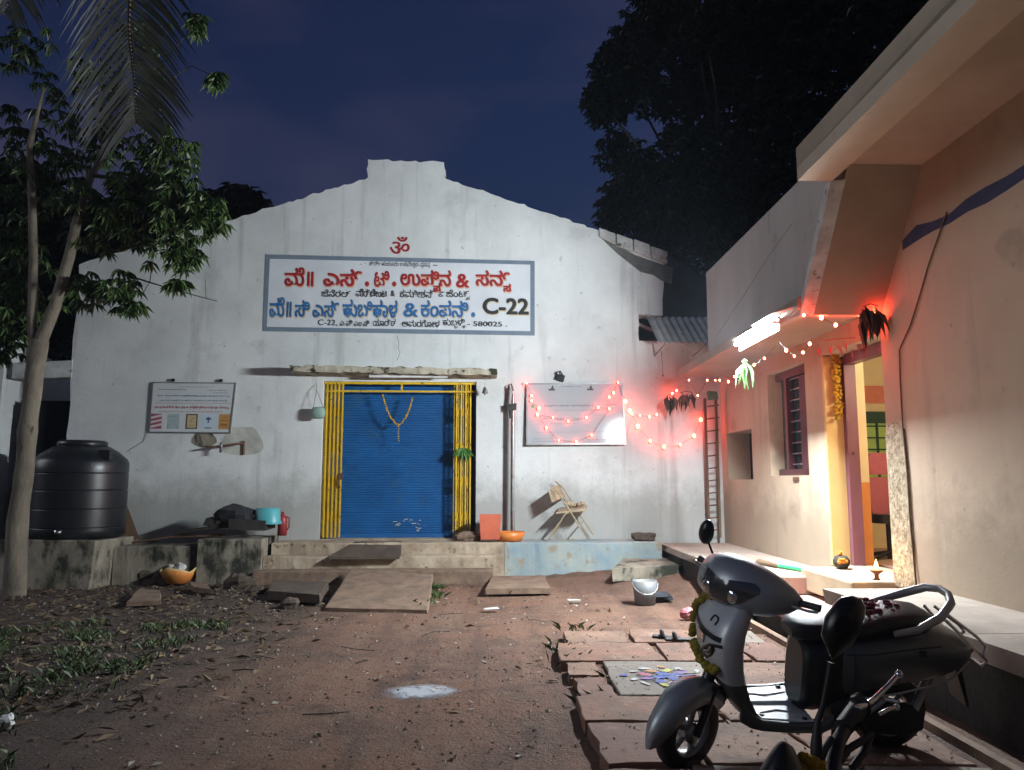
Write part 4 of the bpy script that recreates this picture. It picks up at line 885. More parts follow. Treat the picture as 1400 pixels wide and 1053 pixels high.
# things on and below the retaining wall
m_ = MB(); q = F(FP(366, 714, .6)[0], .80, .62)
tb_ = thing('plastic_tub', 'turquoise plastic tub upside down on the scrap pile left of the steps', 'tub', q)
m_.lathe([(.20, 0), (.17, .22), (.15, .235), (0, .24)], q, 20, fn=lambda p: V((p.x, p.y*.8, p.z))); part('body', m_, MT['teal'], tb_)
m_ = MB(); m_.lathe([(.195, .0), (.212, .0), (.212, .03), (.197, .03)], q, 20, fn=lambda p: V((p.x, p.y*.8, p.z))); part('rim', m_, MT['teal'], tb_)
m_ = MB(); q2 = F(FP(386, 722, .45)[0], .62, .45); m_.lathe([(0, 0), (.07, 0), (.07, .24), (.05, .29), (.022, .31), (.022, .35), (0, .35)], q2, 14); m_.tube([q2+V((.04, 0, .28)), q2+V((.10, 0, .26)), q2+V((.10, 0, .12)), q2+V((.07, 0, .08))], .012, 6)
q2.z = .60
solo('jerry_can', m_, MT['red'], 'dark red plastic can standing just right of the turquoise tub', 'can', (q2.x, q2.y, .62))
random.seed(14)
scrap = [((290, 722), (.95, .3, .04), 'long charred plank sloping up on the retaining wall', -.16, 'plank'), ((330, 708), (.62, .35, .05), 'short dark board heaped over the charred plank', -.12, 'board'),
         ((345, 716), (.55, .5, .14), 'dark wooden box underneath the turquoise tub', 0.02, 'box'), ((268, 733), (.75, .22, .04), 'thin reddish plank lying low by the charred plank', -.05, 'plank'), ((300, 715), (.35, .3, .12), 'crushed black carton in the middle of the scrap heap', .1, 'carton')]
for i, ((x, y), d, lb, tl_, nm) in enumerate(scrap):
    q = FX(x, y, .55); m_ = MB(); m_.box(q, d, M.Rotation(FA, 3, 'Z') @ M.Rotation(tl_, 3, 'Y'), jit=.02)
    solo('scrap_'+nm, m_, MT['brown'] if i == 3 else MT['darkstone'], lb, nm, q, bevel=.006)
m_ = MB(); q = FX(262, 726, .5)
m_.tube([FX(180, 742, .7), FX(230, 735, .65), FX(300, 719, .6), FX(352, 700, .5)], .014, 6); solo('iron_rod', m_, MT['rust'], 'thin rusty rod lying up along the scrap planks', 'rod', q)
tarp = rock(FX(322, 706, .62), .30, .2, .16, 12, 14, 9); solo('black_sack', tarp, MT['cloth'], 'sagging black sack left of the turquoise tub', 'sack', FX(322, 706, .62))
bq = G(243, 797); bq = V((bq.x, bq.y, 0))
bsk = thing('rubbish_basket', 'torn yellow and orange basket of rubbish on the ground below the retaining wall', 'basket', bq)
m_ = MB(); rnd = random.Random(5)
m_.lathe([(0, .0), (.15, .0), (.21, .10), (.245, .19), (.235, .195), (.20, .11), (.14, .02), (0, .02)], bq, 26, fn=lambda p: V((p.x*(1+.05*sin(5*atan2(p.y, p.x))), p.y, p.z*(1+.14*sin(3*atan2(p.y, p.x))+.05*cos(7*atan2(p.y, p.x)))))); part('bowl', m_, MT['basket'], bsk)
m_ = MB(); m_.lathe([(.228, .155), (.252, .20), (.24, .205), (.222, .16)], bq, 26, fn=lambda p: V((p.x*(1+.05*sin(5*atan2(p.y, p.x))), p.y, p.z*(1+.14*sin(3*atan2(p.y, p.x))+.05*cos(7*atan2(p.y, p.x)))))); part('rim', m_, MT['yellowpl'], bsk)
m_ = rock(bq+V((.02, -.02, .20)), .10, .09, .075, 8); solo('crumpled_foil', m_, MT['white'], 'crumpled white foil on top of the yellow and orange basket', 'foil', bq+V((.02, -.02, .20)))
m_ = rock(bq+V((-.11, 0, .20)), .055, .06, .06, 9); solo('paper_cup', m_, MT['paper'], 'dirty paper lump at the left in the yellow basket', 'paper', bq+V((-.11, 0, .20)))

# rubble and slabs lying about the steps
def slab_rock(label, px, th, mt, seed, name='stone_slab', lift=0.02, tilt=(0, 0)):
    """an outline of ground points made a thick broken slab"""
    rnd = random.Random(seed); pts = [G(x, y) for x, y in px]; c = sum(pts, V())/len(pts)
    hi = lambda p: lift+th+(p.x-c.x)*tilt[0]+(p.y-c.y)*tilt[1]
    den = []
    for i in range(len(pts)):
        a, b = pts[i], pts[(i+1) % len(pts)]
        for k in range(4): den.append(a.lerp(b, k/4)+V((rnd.uniform(-.012, .012), rnd.uniform(-.012, .012), 0)))
    n = len(den); top = [V((p.x, p.y, hi(p))) for p in den]; bot = [V((p.x+rnd.uniform(-.01, .01), p.y, hi(p)-th)) for p in den]
    ins = [V((c.x+(p.x-c.x)*.975, c.y+(p.y-c.y)*.975, hi(p)+.006)) for p in den]
    m_ = MB(); m_.add(top+bot+ins, [tuple(2*n+i for i in range(n))]+[(i, (i+1) % n, 2*n+(i+1) % n, 2*n+i) for i in range(n)]+[(n+i, n+(i+1) % n, (i+1) % n, i) for i in range(n)]+[tuple(n+i for i in reversed(range(n)))])
    return solo(name, m_, mt, label, 'stone slab', V((c.x, c.y, 0)))
slab_rock('large tilted stone slab leaning as a ramp before the gate steps', [(445, 834), (585, 836), (592, 805), (480, 800)], .06, MT['stone'], 1, lift=.05, tilt=(0, .095))
m_ = MB(); ua_, ub_ = FP(452, 762, .9)[0], FP(548, 762, .9)[0]; P4 = [F(ua_, .36, 1.02), F(ub_, .355, .98), F(ub_-.02, .535, .50), F(ua_+.28, .535, .52)]
mid4 = []
for i in range(4):
    for k_ in range(4): mid4.append(P4[i].lerp(P4[(i+1) % 4], k_/4)+V((jit(.015), jit(.01), 0)))
m_.add(mid4+[p-V((0, 0, .035)) for p in mid4], [tuple(range(16)), tuple(range(31, 15, -1))]+[(i, (i+1) % 16, 16+(i+1) % 16, 16+i) for i in range(16)])
solo('stone_slab', m_, MT['darkbrown'], 'thin dark stone slab left askew on the steps above the ramp', 'stone slab', F((ua_+ub_)/2, .33, .8))
slab_rock('dark sunken slab on the ground just left of the ramp', [(366, 822), (437, 828), (448, 809), (372, 806)], .10, MT['darkbrown'], 3)
slab_rock('flat worn slab sunk in the earth right of the gate steps', [(664, 815), (752, 814), (745, 796), (672, 797)], .07, MT['stone'], 4)
slab_rock('broken grey slab lying in leaves below the retaining wall', [(172, 832), (218, 830), (220, 816), (192, 812)], .05, MT['stone'], 5)
slab_rock('rough brown stone slab in front of the yellow basket', [(264, 812), (288, 815), (282, 806), (258, 804)], .06, MT['stone'], 6)
for px, py, s, lb, sd in ((325, 803, (.19, .15, .12), 'dark pointed rock leaning at the foot of the retaining wall', 1), (420, 818, (.16, .12, .09), 'dark rock between the sunken slab and the ramp', 2), (205, 795, (.24, .16, .16), 'black rock in the shadow under the tank pedestal corner', 4), (395, 830, (.11, .09, .07), 'small grey rock in front of the sunken slab', 5), (350, 812, (.12, .1, .07), 'flat dark rock right of the pointed rock', 6)):
    c_ = G(px, py); rock_solo(lb, V((c_.x, c_.y, s[2]*.55)), s, sd)
# sloping earth bank and rubble between platform and house
em = MB(); em.smooth = True; nx_, ny_ = 26, 14
qa, qb = G(680, 806), G(958, 802)
for j in range(ny_+1):
    for i in range(nx_+1):
        a, b = i/nx_, j/ny_; x0_ = -.15+a*2.95; yy = 9.15+b*2.55+(1-b)*(1-a)*.7
        hgt = (.05+.20*a)*min(1, b*1.5+.05)*min(1, (1.06-a)*9)+NZ.noise(V((x0_*2.4, yy*2.4, 0)))*.05+NZ.noise(V((x0_*7, yy*7, 2)))*.025
        em.v.append(V((x0_, yy, max(-.03, hgt-.05 if b > .02 else -.03))))
for j in range(ny_):
    for i in range(nx_): a = j*(nx_+1)+i; em.f.append([a, a+1, a+nx_+2, a+nx_+1]); em.mi.append(0); em.sm.append(True)
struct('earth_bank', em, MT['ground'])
slab_rock('long pale slab bridging the earth bank towards the house porch', [(800, 776), (905, 764), (892, 757), (790, 768)], .05, MT['stone'], 7, lift=.20)
slab_rock('grey cement block with a crumbling top edge before the porch', [(838, 806), (942, 800), (938, 776), (862, 780)], .17, MT['conc'], 8, lift=.10)
c_ = F(FP(880, 735, .4)[0], PZ+.05, .40); rock_solo('dark lumpy rock at the right end of the platform', c_, (.20, .14, .085), 9)
bu = G(882, 826); bu = V((bu.x, bu.y, 0)); pb = thing('paint_bucket', 'pale white plastic bucket with blue stains on the earth by the porch', 'bucket', bu)
m_ = MB(); m_.lathe([(0, 0), (.12, 0), (.145, .27), (.135, .27), (.11, .02), (0, .02)], bu, 20); part('body', m_, mat('pale_blue_white_plastic', (.17, .165, .15), (.12, .15, .19), 5, .5), pb)
m_ = MB(); m_.tube([bu+V((.15*cos(t), .15*sin(t)-.02, .25-.10*abs(sin(t))*0-.12*max(0, -sin(t)))) for t in [pi+pi*i/10 for i in range(11)]], .006, 5); part('handle', m_, MT['steel'], pb)

# house accessories
lad = thing('ladder', 'tall narrow dark ladder standing in the corner of warehouse and house', 'ladder', FX(976, 735, .25))
for x in (968, 983):
    m_ = MB(); m_.box((FX(x, 735, .25)+FX(x-3, 545, .22))/2, (.035, .05, (FX(x-3, 545, .22)-FX(x, 735, .25)).length), M.Rotation(.0, 3, 'Y')); part('rail', m_, MT['rust'] if x < 975 else MT['brown'], lad)
for y in range(556, 735, 17): m_ = MB(); m_.tube([FX(967, y, .23), FX(983, y-2, .23)], .012, 5); part('rung', m_, MT['rust'], lad)
m_ = MB(); q = FX(974, 541, .3); m_.box(q, (.16, .05, .13), M.Rotation(FA, 3, 'Z'), jit=.01); solo('green_packet', m_, MT['flat']('faded_green_packet', (.10, .20, .10)), 'faded green packet hooked on top of the dark ladder', 'packet', q)
def leaves_at(q, n, l, w, mt, label, name, spread=.14, seed=0, down=1.0):
    rnd = random.Random(seed); m_ = MB()
    for i in range(n):
        a = rnd.uniform(0, 2*pi); s = rnd.uniform(.15, .95)
        m_.leaf(q+V((rnd.uniform(-spread, spread), rnd.uniform(-.06, .06), rnd.uniform(-.03, .05))), (cos(a)*s, sin(a)*s, -down), l*rnd.uniform(.7, 1.15), w, (cos(a), sin(a), .6), .25)
    m_.tube([q+V((-spread, 0, .04)), q+V((0, 0, .07)), q+V((spread, 0, .05))], .005, 4)
    return solo(name, m_, mt, label, 'leaf bunch', q)
leaves_at(FX(917, 545, .35), 9, .24, .09, MT['brownleaf'], 'withered brown leaf bunch hanging among bulbs, left of the other', 'leaf_bunch', .07, 1)
leaves_at(FX(938, 541, .35), 12, .26, .09, MT['brownleaf'], 'bigger withered leaf bunch hanging among bulbs beside the ladder top', 'leaf_bunch', .10, 2)
leaves_at(H(2.74, *HP(1018, 500, 2.74)), 9, .28, .055, leaf_mat('lamp_lit_leaf', (.012, .045, .008), (.03, .09, .018), .5), 'fresh green leaves hanging directly below the glaring tube light', 'leaf_bunch', .03, 3)
leaves_at(H(3.45, 6.95, 3.0), 22, .30, .07, MT['brownleaf'], 'dark dried leaf bunch tied under the sloping panel by the door', 'leaf_bunch', .07, 4)
leaves_at(H(3.55, 7.6, 2.80), 10, .14, .05, MT['flat']('dusty_pink_cloth', (.42, .14, .14)), 'small pink cloth leaves strung across the top of the open door', 'door_hanging', .3, 5)
mg = MB(); rnd = random.Random(12); mg.smooth = True; p0, p1 = H(3.56, *HP(1152, 482, 3.56)), H(3.56, *HP(1152, 574, 3.56))
yv = 8.33; z0_ = 1.45+(655-480)/FPX*8.33; z1_ = 1.45+(655-576)/FPX*8.33; xg = 3.70
flowers(mg, [H(xg, yv, z0_), H(xg, yv, z1_)], .038, .046, rnd); flowers(mg, [H(xg+.05, yv+.02, z0_), H(xg+.05, yv+.02, z1_+.03)], .036, .046, rnd)
solo('door_garland', mg, MT['marigold'], 'long bright yellow marigold string hanging straight down the door frame', 'garland', H(xg, yv, z0_))
cb = MB(); pts = [H(XW-.015, *HP(x, y, XW)) for x, y in ((1297, 290), (1272, 362), (1258, 410), (1247, 445), (1232, 478), (1233, 520), (1236, 575), (1242, 640), (1247, 715), (1252, 770), (1256, 806))]
cb.tube(pts, .0065, 6); solo('wall_cable', cb, MT['brown'], 'brown cable running down the near wall beside the rough plaster', 'cable', pts[-1])
m_ = MB(); a_, b_ = H(3.32, *HP(1068, 766, 3.32)), H(3.28, *HP(1093, 772, 3.28))
q0 = H(3.25, 9.15, .485); br = thing('hand_broom', 'short brush with a green handle lying on the porch below the window', 'brush', q0)
d1 = H(3.22, 8.55, .49); d2 = H(3.27, 9.3, .49)
m_ = MB(); m_.tube([H(3.30, 8.35, .485), H(3.16, 8.80, .485)], .022, 8); part('handle', m_, MT['greenpl'], br)
m_ = MB(); m_.tube([H(3.16, 8.80, .485), H(3.11, 8.98, .485), H(3.05, 9.16, .485)], [.02, .035, .045], 8); part('bristles', m_, MT['brown'], br)
q = H(3.54, 8.05, .545); idl = thing('flower_pot', 'little dark pot topped with orange flowers at the door step left end', 'pot', q)
m_ = MB(); m_.lathe([(0, 0), (.055, 0), (.08, .04), (.085, .08), (.06, .12), (.045, .125), (0, .125)], q, 14); part('pot', m_, MT['darkstone'], idl)
m_ = MB(); m_.smooth = True; rnd = random.Random(3); flowers(m_, [q+V((-.03, -.06, .075)), q+V((.03, -.06, .075))], .04, .03, rnd); flowers(m_, [q+V((0, 0, .14)), q+V((.01, 0, .17))], .035, .03, rnd); part('flowers', m_, MT['orangeflower'], idl)
ql = H(3.40, 7.02, .555); dl = thing('oil_lamp', 'small clay oil lamp burning with a bright flame beside the rough plaster', 'oil lamp', ql)
m_ = MB(); m_.lathe([(0, 0), (.035, 0), (.02, .02), (.018, .05), (.05, .075), (.055, .09), (.045, .09), (0, .08)], ql, 14); part('bowl', m_, MT['clay'], dl)
m_ = MB(); m_.lathe([(0, .09), (.014, .105), (.017, .125), (.009, .155), (0, .18)], ql, 8); part('flame', m_, emit('flame_glow', (1, .48, .12), 40), dl)
fl = bpy.data.lights.new('flame_light', 'POINT'); fl.energy = 3.0; fl.color = (1, .55, .2); fl.shadow_soft_size = .02
fo_ = bpy.data.objects.new('flame_light', fl); COL.objects.link(fo_); fo_.location = ql+V((-.05, -.05, .19))
# chair in the room
qc = H(4.58, 9.1, .53); oc = thing('office_chair', 'padded pink and black chair seen through the open door', 'chair', qc)
m_ = MB(); m_.loft([sup(qc+V((0, 0.18, z)), a, .06, 14, 3, ((1, 0, 0), (0, 1, 0))) for z, a in ((.50, .20), (.62, .23), (.85, .23), (.95, .20))]); part('backrest', m_, MT['flat']('pink_upholstery', (.42, .10, .13)), oc)
m_ = MB(); m_.loft([sup(qc+V((0, .18, z)), a, .05, 14, 3, ((1, 0, 0), (0, 1, 0))) for z, a in ((.98, .13), (1.05, .16), (1.18, .16), (1.24, .12))]); part('headrest', m_, MT['flat']('pink_upholstery', (.42, .10, .13)), oc)
m_ = MB(); m_.loft([sup(qc+V((0, -.05, z)), .24, .24, 14, 4, ((1, 0, 0), (0, 1, 0))) for z in (.42, .44, .50, .52)]); part('seat', m_, MT['blackpl'], oc)
m_ = MB(); m_.tube([qc, qc+V((0, 0, .45))], .03); [m_.tube([qc+V((0, 0, .08)), qc+V((.27*cos(t), .27*sin(t), .03))], .022, 6) for t in [2*pi*i/5 for i in range(5)]]; part('base', m_, MT['black'], oc)
for s_ in (-1, 1):
    m_ = MB(); m_.tube([qc+V((s_*.24, -.1, .5)), qc+V((s_*.27, -.1, .72)), qc+V((s_*.27, .12, .74)), qc+V((s_*.22, .18, .70))], .022, 7); part('armrest', m_, MT['black'], oc)
# zinc awning with brackets between warehouse and house
aw = thing('zinc_awning', 'small corrugated zinc awning on iron brackets between warehouse and house', 'awning', FX(905, 468, 0))
m_ = MB(); n = 36; A_, B_ = FP(884, 437)[0], 4.2; zt = FP(910, 433)[1]; zb = FP(900, 470, .6)[1]
for i in range(n):
    a, b = A_+(B_-A_)*i/n, A_+(B_-A_)*(i+1)/n; da, db = .014*sin(i*pi/1.0+pi/2), .014*sin((i+1)*pi+pi/2)
    m_.hexa([F(a, zt+da, -.02), F(b, zt+db, -.02), F(b, zt+db-.004, -.02), F(a, zt+da-.004, -.02)], [F(a, zb+da, .75), F(b, zb+db, .75), F(b, zb+db-.004, .75), F(a, zb+da-.004, .75)])
part('sheet', m_, MT['zinc'], aw)
for u in (A_+.12, A_+.75, A_+1.3):
    m_ = MB(); m_.tube([F(u, zt-.65, 0), F(u, zb-.03, .7)], .014, 6); m_.tube([F(u, zt-.04, 0), F(u, zb-.02, .72)], .014, 6); part('bracket', m_, MT['frame'], aw)
m_ = MB(); m_.tube([FX(904, 480, .2), FX(906, 512, .2)], .008, 5); m_.ball(FX(906, 514, .2), .02); solo('hanging_hook', m_, MT['steel'], 'thin hook and weight hanging under the zinc awning', 'hook', FX(906, 514, .2))

# ---------------------------------------------------------------- trees
def limb(mb, a, b, ra, rb, bow=.0, n=6, rnd=random):
    a, b = V(a), V(b); side = V((rnd.uniform(-1, 1), rnd.uniform(-1, 1), rnd.uniform(-.3, .3)))*bow
    pts = [a.lerp(b, i/n)+side*sin(pi*i/n)+V((rnd.uniform(-1, 1), rnd.uniform(-1, 1), 0))*ra*.18*(0 < i < n) for i in range(n+1)]
    mb.tube(pts, [ra+(rb-ra)*i/n for i in range(n+1)], 9 if ra > .05 else 5); return pts
def rosettes(mb, blobs, per, l, w, rnd, droop=.6, k=8, flat=1.0):
    for c, r, dens in blobs:
        for _ in range(int(per*dens)):
            d = V((rnd.gauss(0, 1), rnd.gauss(0, 1), rnd.gauss(0, 1)*flat)).normalized()*r*rnd.random()**.45
            p = V(c)+d; ax = rnd.uniform(0, 2*pi)
            for i in range(k):
                a = ax+2*pi*i/k+rnd.uniform(-.35, .35); dr = V((cos(a), sin(a), -droop+rnd.uniform(-.45, .45)))
                mb.leaf(p, dr, l*rnd.uniform(.65, 1.2), w*rnd.uniform(.8, 1.2), (rnd.uniform(-.4, .4), rnd.uniform(-.4, .4), 1), .22)
def tree(name, label, base, trunk, limbs, blobs, per, l, w, mt, seed, droop=.6, group=None, bark='bark'):
    rnd = random.Random(seed); t = thing(name, label, 'tree', base, group=group)
    m_ = MB(); m_.smooth = True; m_.tube(*trunk, n=12); tk = part('trunk', m_, MT[bark], t)
    m_ = MB(); m_.smooth = True
    for L_ in limbs: limb(m_, *L_, rnd=rnd)
    if limbs: part('branches', m_, MT[bark], t)
    m_ = MB(); rosettes(m_, blobs, per, l, w, rnd, droop); part('crown', m_, mt, t); return t
TY = 9.3; g0 = G(18, 812); TY = g0.y
pT = lambda x, y, dy=0: D(x, y, TY+dy)
trunk = ([V((g0.x-.02, TY, -.1)), V((g0.x, TY, .05)), pT(27, 700), pT(38, 600), pT(45, 520), pT(54, 465)], [.165, .135, .118, .108, .108, .115])
_p, _r = [], []
for i in range(25):
    t = i/24*5; k_ = min(int(t), 4); u_ = t-k_; q_ = trunk[0][k_].lerp(trunk[0][k_+1], u_); _p.append(q_+V((NZ.noise(q_*1.5)*.03, 0, 0))); _r.append((trunk[1][k_]*(1-u_)+trunk[1][k_+1]*u_)*(1+.10*NZ.noise(q_*4.3)+(.10 if i in (9, 15) else 0)))
trunk = (_p, _r)
br1 = [pT(54, 470), pT(75, 420), pT(95, 350), pT(106, 300), pT(125, 240, .2), pT(160, 180, .3), pT(190, 120, .4)]
br2 = [pT(48, 480), pT(44, 440), pT(46, 360), pT(44, 270), pT(40, 200, -.1), pT(60, 120, -.2)]
limbs = [(br1[3], pT(190, 280, .3), .035, .015, .1), (pT(104, 340), pT(135, 335, .2), .022, .014, .05), (pT(135, 335, .2), pT(170, 280, .2), .018, .008, .06), (pT(135, 345, .2), pT(215, 330, .4), .02, .008, .08),
         (pT(160, 372, .3), pT(297, 412, .4), .014, .006, .03), (pT(205, 385, .35), pT(212, 340, .4), .008, .004, .02), (pT(205, 385, .35), pT(190, 415, .4), .006, .003, .02), (pT(282, 409, .4), pT(281, 382, .4), .005, .003, .01),
         (pT(222, 388, .4), pT(248, 375, .4), .005, .003, .01), (br1[4], pT(250, 250, -.2), .03, .01, .1), (br1[5], pT(270, 300, .0), .02, .008, .1), (br2[3], pT(5, 200, .2), .03, .01, .1), (pT(262, 90, .1), pT(300, 108, .1), .007, .004, .02), (br1[5], pT(262, 90, .1), .018, .007, .1), (br1[6], pT(270, 30, .1), .012, .006, .1)]
k = TY/FPX
bl = [(pT(x, y, dz), r*k, d) for x, y, r, d, dz in ((60, 240, 62, 1.0, .3), (140, 290, 60, .9, .1), (215, 250, 55, 1.1, 0), (255, 285, 46, 1.0, -.2), (287, 290, 26, .5, -.2), (205, 320, 50, .5, .4), (250, 345, 26, .55, 0), (245, 385, 14, .2, 0), (20, 330, 45, .8, .3), (18, 410, 40, .7, .2), (130, 395, 36, .42, .3), (165, 400, 34, .45, .1), (185, 415, 12, .16, .1), (60, 400, 40, .3, .8), (110, 200, 70, .9, .6), (30, 180, 50, .5, .5), (235, 205, 36, .5, .0), (130, 120, 60, .5, .8), (40, 70, 50, .5, .8), (200, 60, 50, .4, .8), (297, 105, 11, .2, .1), (268, 28, 16, .25, .1), (10, 470, 30, .5, .2), (190, 170, 50, .5, .5))]
mt_ = thing('mango_tree', 'pale forked tree with drooping long green leaves at the left of the yard', 'tree', V((g0.x, TY, 0)))
m_ = MB(); m_.smooth = True; m_.tube(trunk[0], trunk[1], n=14); m_.tube(br1, [.085, .075, .068, .058, .045, .03, .015], 10); m_.tube(br2, [.075, .058, .055, .05, .04, .015], 10); part('trunk', m_, MT['bark'], mt_)
rnd = random.Random(5); m_ = MB(); m_.smooth = True
for L_ in limbs: limb(m_, *L_, rnd=rnd)
part('branches', m_, MT['twig'], mt_)
m_ = MB(); rosettes(m_, bl, 58, .20, .052, rnd, .7, 8); part('crown', m_, MT['leaf'], mt_)

# dark trees behind
def back_tree(name, label, Y, base_px, blobs, per, l, w, seed, group, dens=1):
    kk = Y/FPX; b = D(base_px[0], base_px[1], Y); b.z = 0; rnd = random.Random(seed)
    bb = [(D(x, y, Y+rnd.uniform(-.6, .6)), r*kk, (r/50)**1.6*d) for x, y, r, d in blobs]
    top = sum((c for c, _, _ in bb), V())/len(bb)
    t = thing(name, label, 'tree', b, group=group)
    m_ = MB(); m_.smooth = True; mid = V((b.x*.6+top.x*.4, Y, top.z*.45)); m_.tube([b-V((0, 0, .1)), V((b.x, Y, 1.5)), mid, V((top.x, Y, top.z*.8))], [.38, .30, .22, .10], 10); part('trunk', m_, MT['twig'], t)
    m_ = MB(); m_.smooth = True
    for c, r, _ in bb: limb(m_, mid.lerp(V((top.x, Y, top.z*.8)), rnd.random()), c, .07, .015, .5, 6, rnd)
    part('branches', m_, MT['twig'], t)
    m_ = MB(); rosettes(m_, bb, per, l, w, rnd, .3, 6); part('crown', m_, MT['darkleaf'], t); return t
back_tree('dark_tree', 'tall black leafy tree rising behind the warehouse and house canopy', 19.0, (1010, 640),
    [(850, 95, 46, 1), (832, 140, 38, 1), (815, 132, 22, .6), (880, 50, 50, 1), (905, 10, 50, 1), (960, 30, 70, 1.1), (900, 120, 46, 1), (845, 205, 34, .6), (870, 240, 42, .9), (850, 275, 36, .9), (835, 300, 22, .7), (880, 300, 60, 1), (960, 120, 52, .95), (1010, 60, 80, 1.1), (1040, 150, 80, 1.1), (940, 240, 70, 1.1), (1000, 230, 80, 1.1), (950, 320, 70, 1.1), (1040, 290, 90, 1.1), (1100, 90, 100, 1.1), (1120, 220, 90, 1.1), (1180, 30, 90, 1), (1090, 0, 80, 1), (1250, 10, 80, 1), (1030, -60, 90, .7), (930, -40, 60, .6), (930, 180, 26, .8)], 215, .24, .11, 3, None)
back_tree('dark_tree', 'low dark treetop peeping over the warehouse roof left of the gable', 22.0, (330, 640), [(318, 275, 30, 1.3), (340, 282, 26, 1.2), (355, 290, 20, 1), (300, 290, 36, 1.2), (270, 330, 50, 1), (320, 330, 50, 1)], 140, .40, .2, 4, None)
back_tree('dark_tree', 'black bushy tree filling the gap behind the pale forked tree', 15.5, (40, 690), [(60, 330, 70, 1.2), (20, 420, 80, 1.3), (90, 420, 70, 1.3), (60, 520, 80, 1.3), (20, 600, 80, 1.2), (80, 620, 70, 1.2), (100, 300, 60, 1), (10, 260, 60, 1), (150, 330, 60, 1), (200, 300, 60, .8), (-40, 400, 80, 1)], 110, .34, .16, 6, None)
# coconut palm: trunk out at the left, three fronds hanging into view
pm = thing('coconut_palm', 'coconut palm frond with grey drooping leaflets hanging in from the top left', 'palm', V((-4.6, 5.0, 0)))
ctop = V((-4.0, 6.0, 6.55)); m_ = MB(); m_.smooth = True
m_.tube([V((-4.6, 5.0, -.1)), V((-4.55, 5.1, 2)), V((-4.4, 5.4, 4)), V((-4.1, 5.9, 6.2)), ctop], [.22, .17, .15, .14, .16], 12); part('trunk', m_, MT['bark'], pm)
def frond(path, nl, ln, seed, w=.036, hang=.9):
    rnd = random.Random(seed); P = [V(p) for p in path]; pts = []
    for i in range(41):
        t = i/40*(len(P)-1); k_ = min(int(t), len(P)-2); u = t-k_
        p0, p1, p2, p3 = P[max(k_-1, 0)], P[k_], P[k_+1], P[min(k_+2, len(P)-1)]
        pts.append(.5*((2*p1)+(p2-p0)*u+(2*p0-5*p1+4*p2-p3)*u*u+(3*p1-p0-3*p2+p3)*u**3))
    fr = MB(); fr.smooth = True; fr.tube(pts, [.028-.024*i/40 for i in range(41)], 6); fo = part('frond', fr, MT['twig'], pm)
    lf = MB()
    for i in range(nl):
        t = 3+36.5*i/nl; a = int(t); p = pts[a].lerp(pts[min(a+1, 40)], t-a); d = (pts[min(a+1, 40)]-pts[a-1]).normalized()
        for s in (-1, 1):
            L = ln*(.55+.45*sin(pi*min(1, (i/nl)*.8+.18)))*rnd.uniform(.85, 1.1)*(1 if i < nl*.85 else .8)
            out_ = V((s, -.25*s, 0)); dr = (out_*.95+d*.62+V((0, 0, -hang*.18))+V((rnd.gauss(0, .05), rnd.gauss(0, .05), 0))).normalized()
            q = p; ww = w*rnd.uniform(.7, 1.1); prev = None; side = dr.cross(V((0, -1, .2))).normalized()
            for j in range(5):
                wj = ww*(.5, 1, .9, .6, .05)[j]/2; nd = (dr+V((0, 0, -.16*j))).normalized(); cur = (q-side*wj, q+side*wj)
                if prev: lf.quad(prev[0], prev[1], cur[1], cur[0])
                prev = cur; q = q+nd*L/4
    part('leaflets', lf, MT['frondleaf'], fo)
frond([ctop, ctop+V((.5, .3, .5)), D(178, -60, 6.6), D(176, 40, 6.6), D(183, 110, 6.6), D(186, 172, 6.6)], 62, 1.0, 1)
frond([ctop, ctop+V((.1, .2, .6)), D(60, -90, 6.9), D(25, -30, 6.9), D(5, 20, 6.9)], 40, .8, 2)
frond([ctop, ctop+V((-.6, -.3, .7)), ctop+V((-1.6, -.8, .6)), ctop+V((-2.3, -1.2, -.3)), ctop+V((-2.6, -1.3, -1.4))], 40, .8, 3)
frond([ctop, ctop+V((-.2, .7, .7)), ctop+V((-.5, 1.7, .6)), ctop+V((-.8, 2.4, -.1)), ctop+V((-.9, 2.7, -1.0))], 40, .8, 4)

# ---------------------------------------------------------------- ground cover and litter
rnd = random.Random(77)
def gz(x, y):
    a, b = (x+9)*110/13, (y-2)*150/11; i, j = int(a//1), int(b//1)
    if not (0 <= i < 110 and 0 <= j < 150): return -.02
    u, v = a-i, b-j; q = lambda i_, j_: g.v[j_*111+i_].z
    return q(i, j)*(1-u)*(1-v)+q(i+1, j)*u*(1-v)+q(i, j+1)*(1-u)*v+q(i+1, j+1)*u*v
def inpoly(x, y, P):
    c = False
    for i in range(len(P)):
        (x1, y1), (x2, y2) = P[i-1], P[i]
        if (y1 > y) != (y2 > y) and x < (x2-x1)*(y-y1)/(y2-y1)+x1: c = not c
    return c
GP = [(G(x, y).x, G(x, y).y) for x, y in ((-200, 880), (20, 862), (130, 850), (215, 858), (310, 842), (318, 856), (262, 880), (210, 905), (150, 945), (110, 962), (40, 960), (20, 990), (30, 1053), (-60, 1060), (-300, 1060))]
gr_ = MB(); xs = [p[0] for p in GP]; ys = [p[1] for p in GP]; n = 0
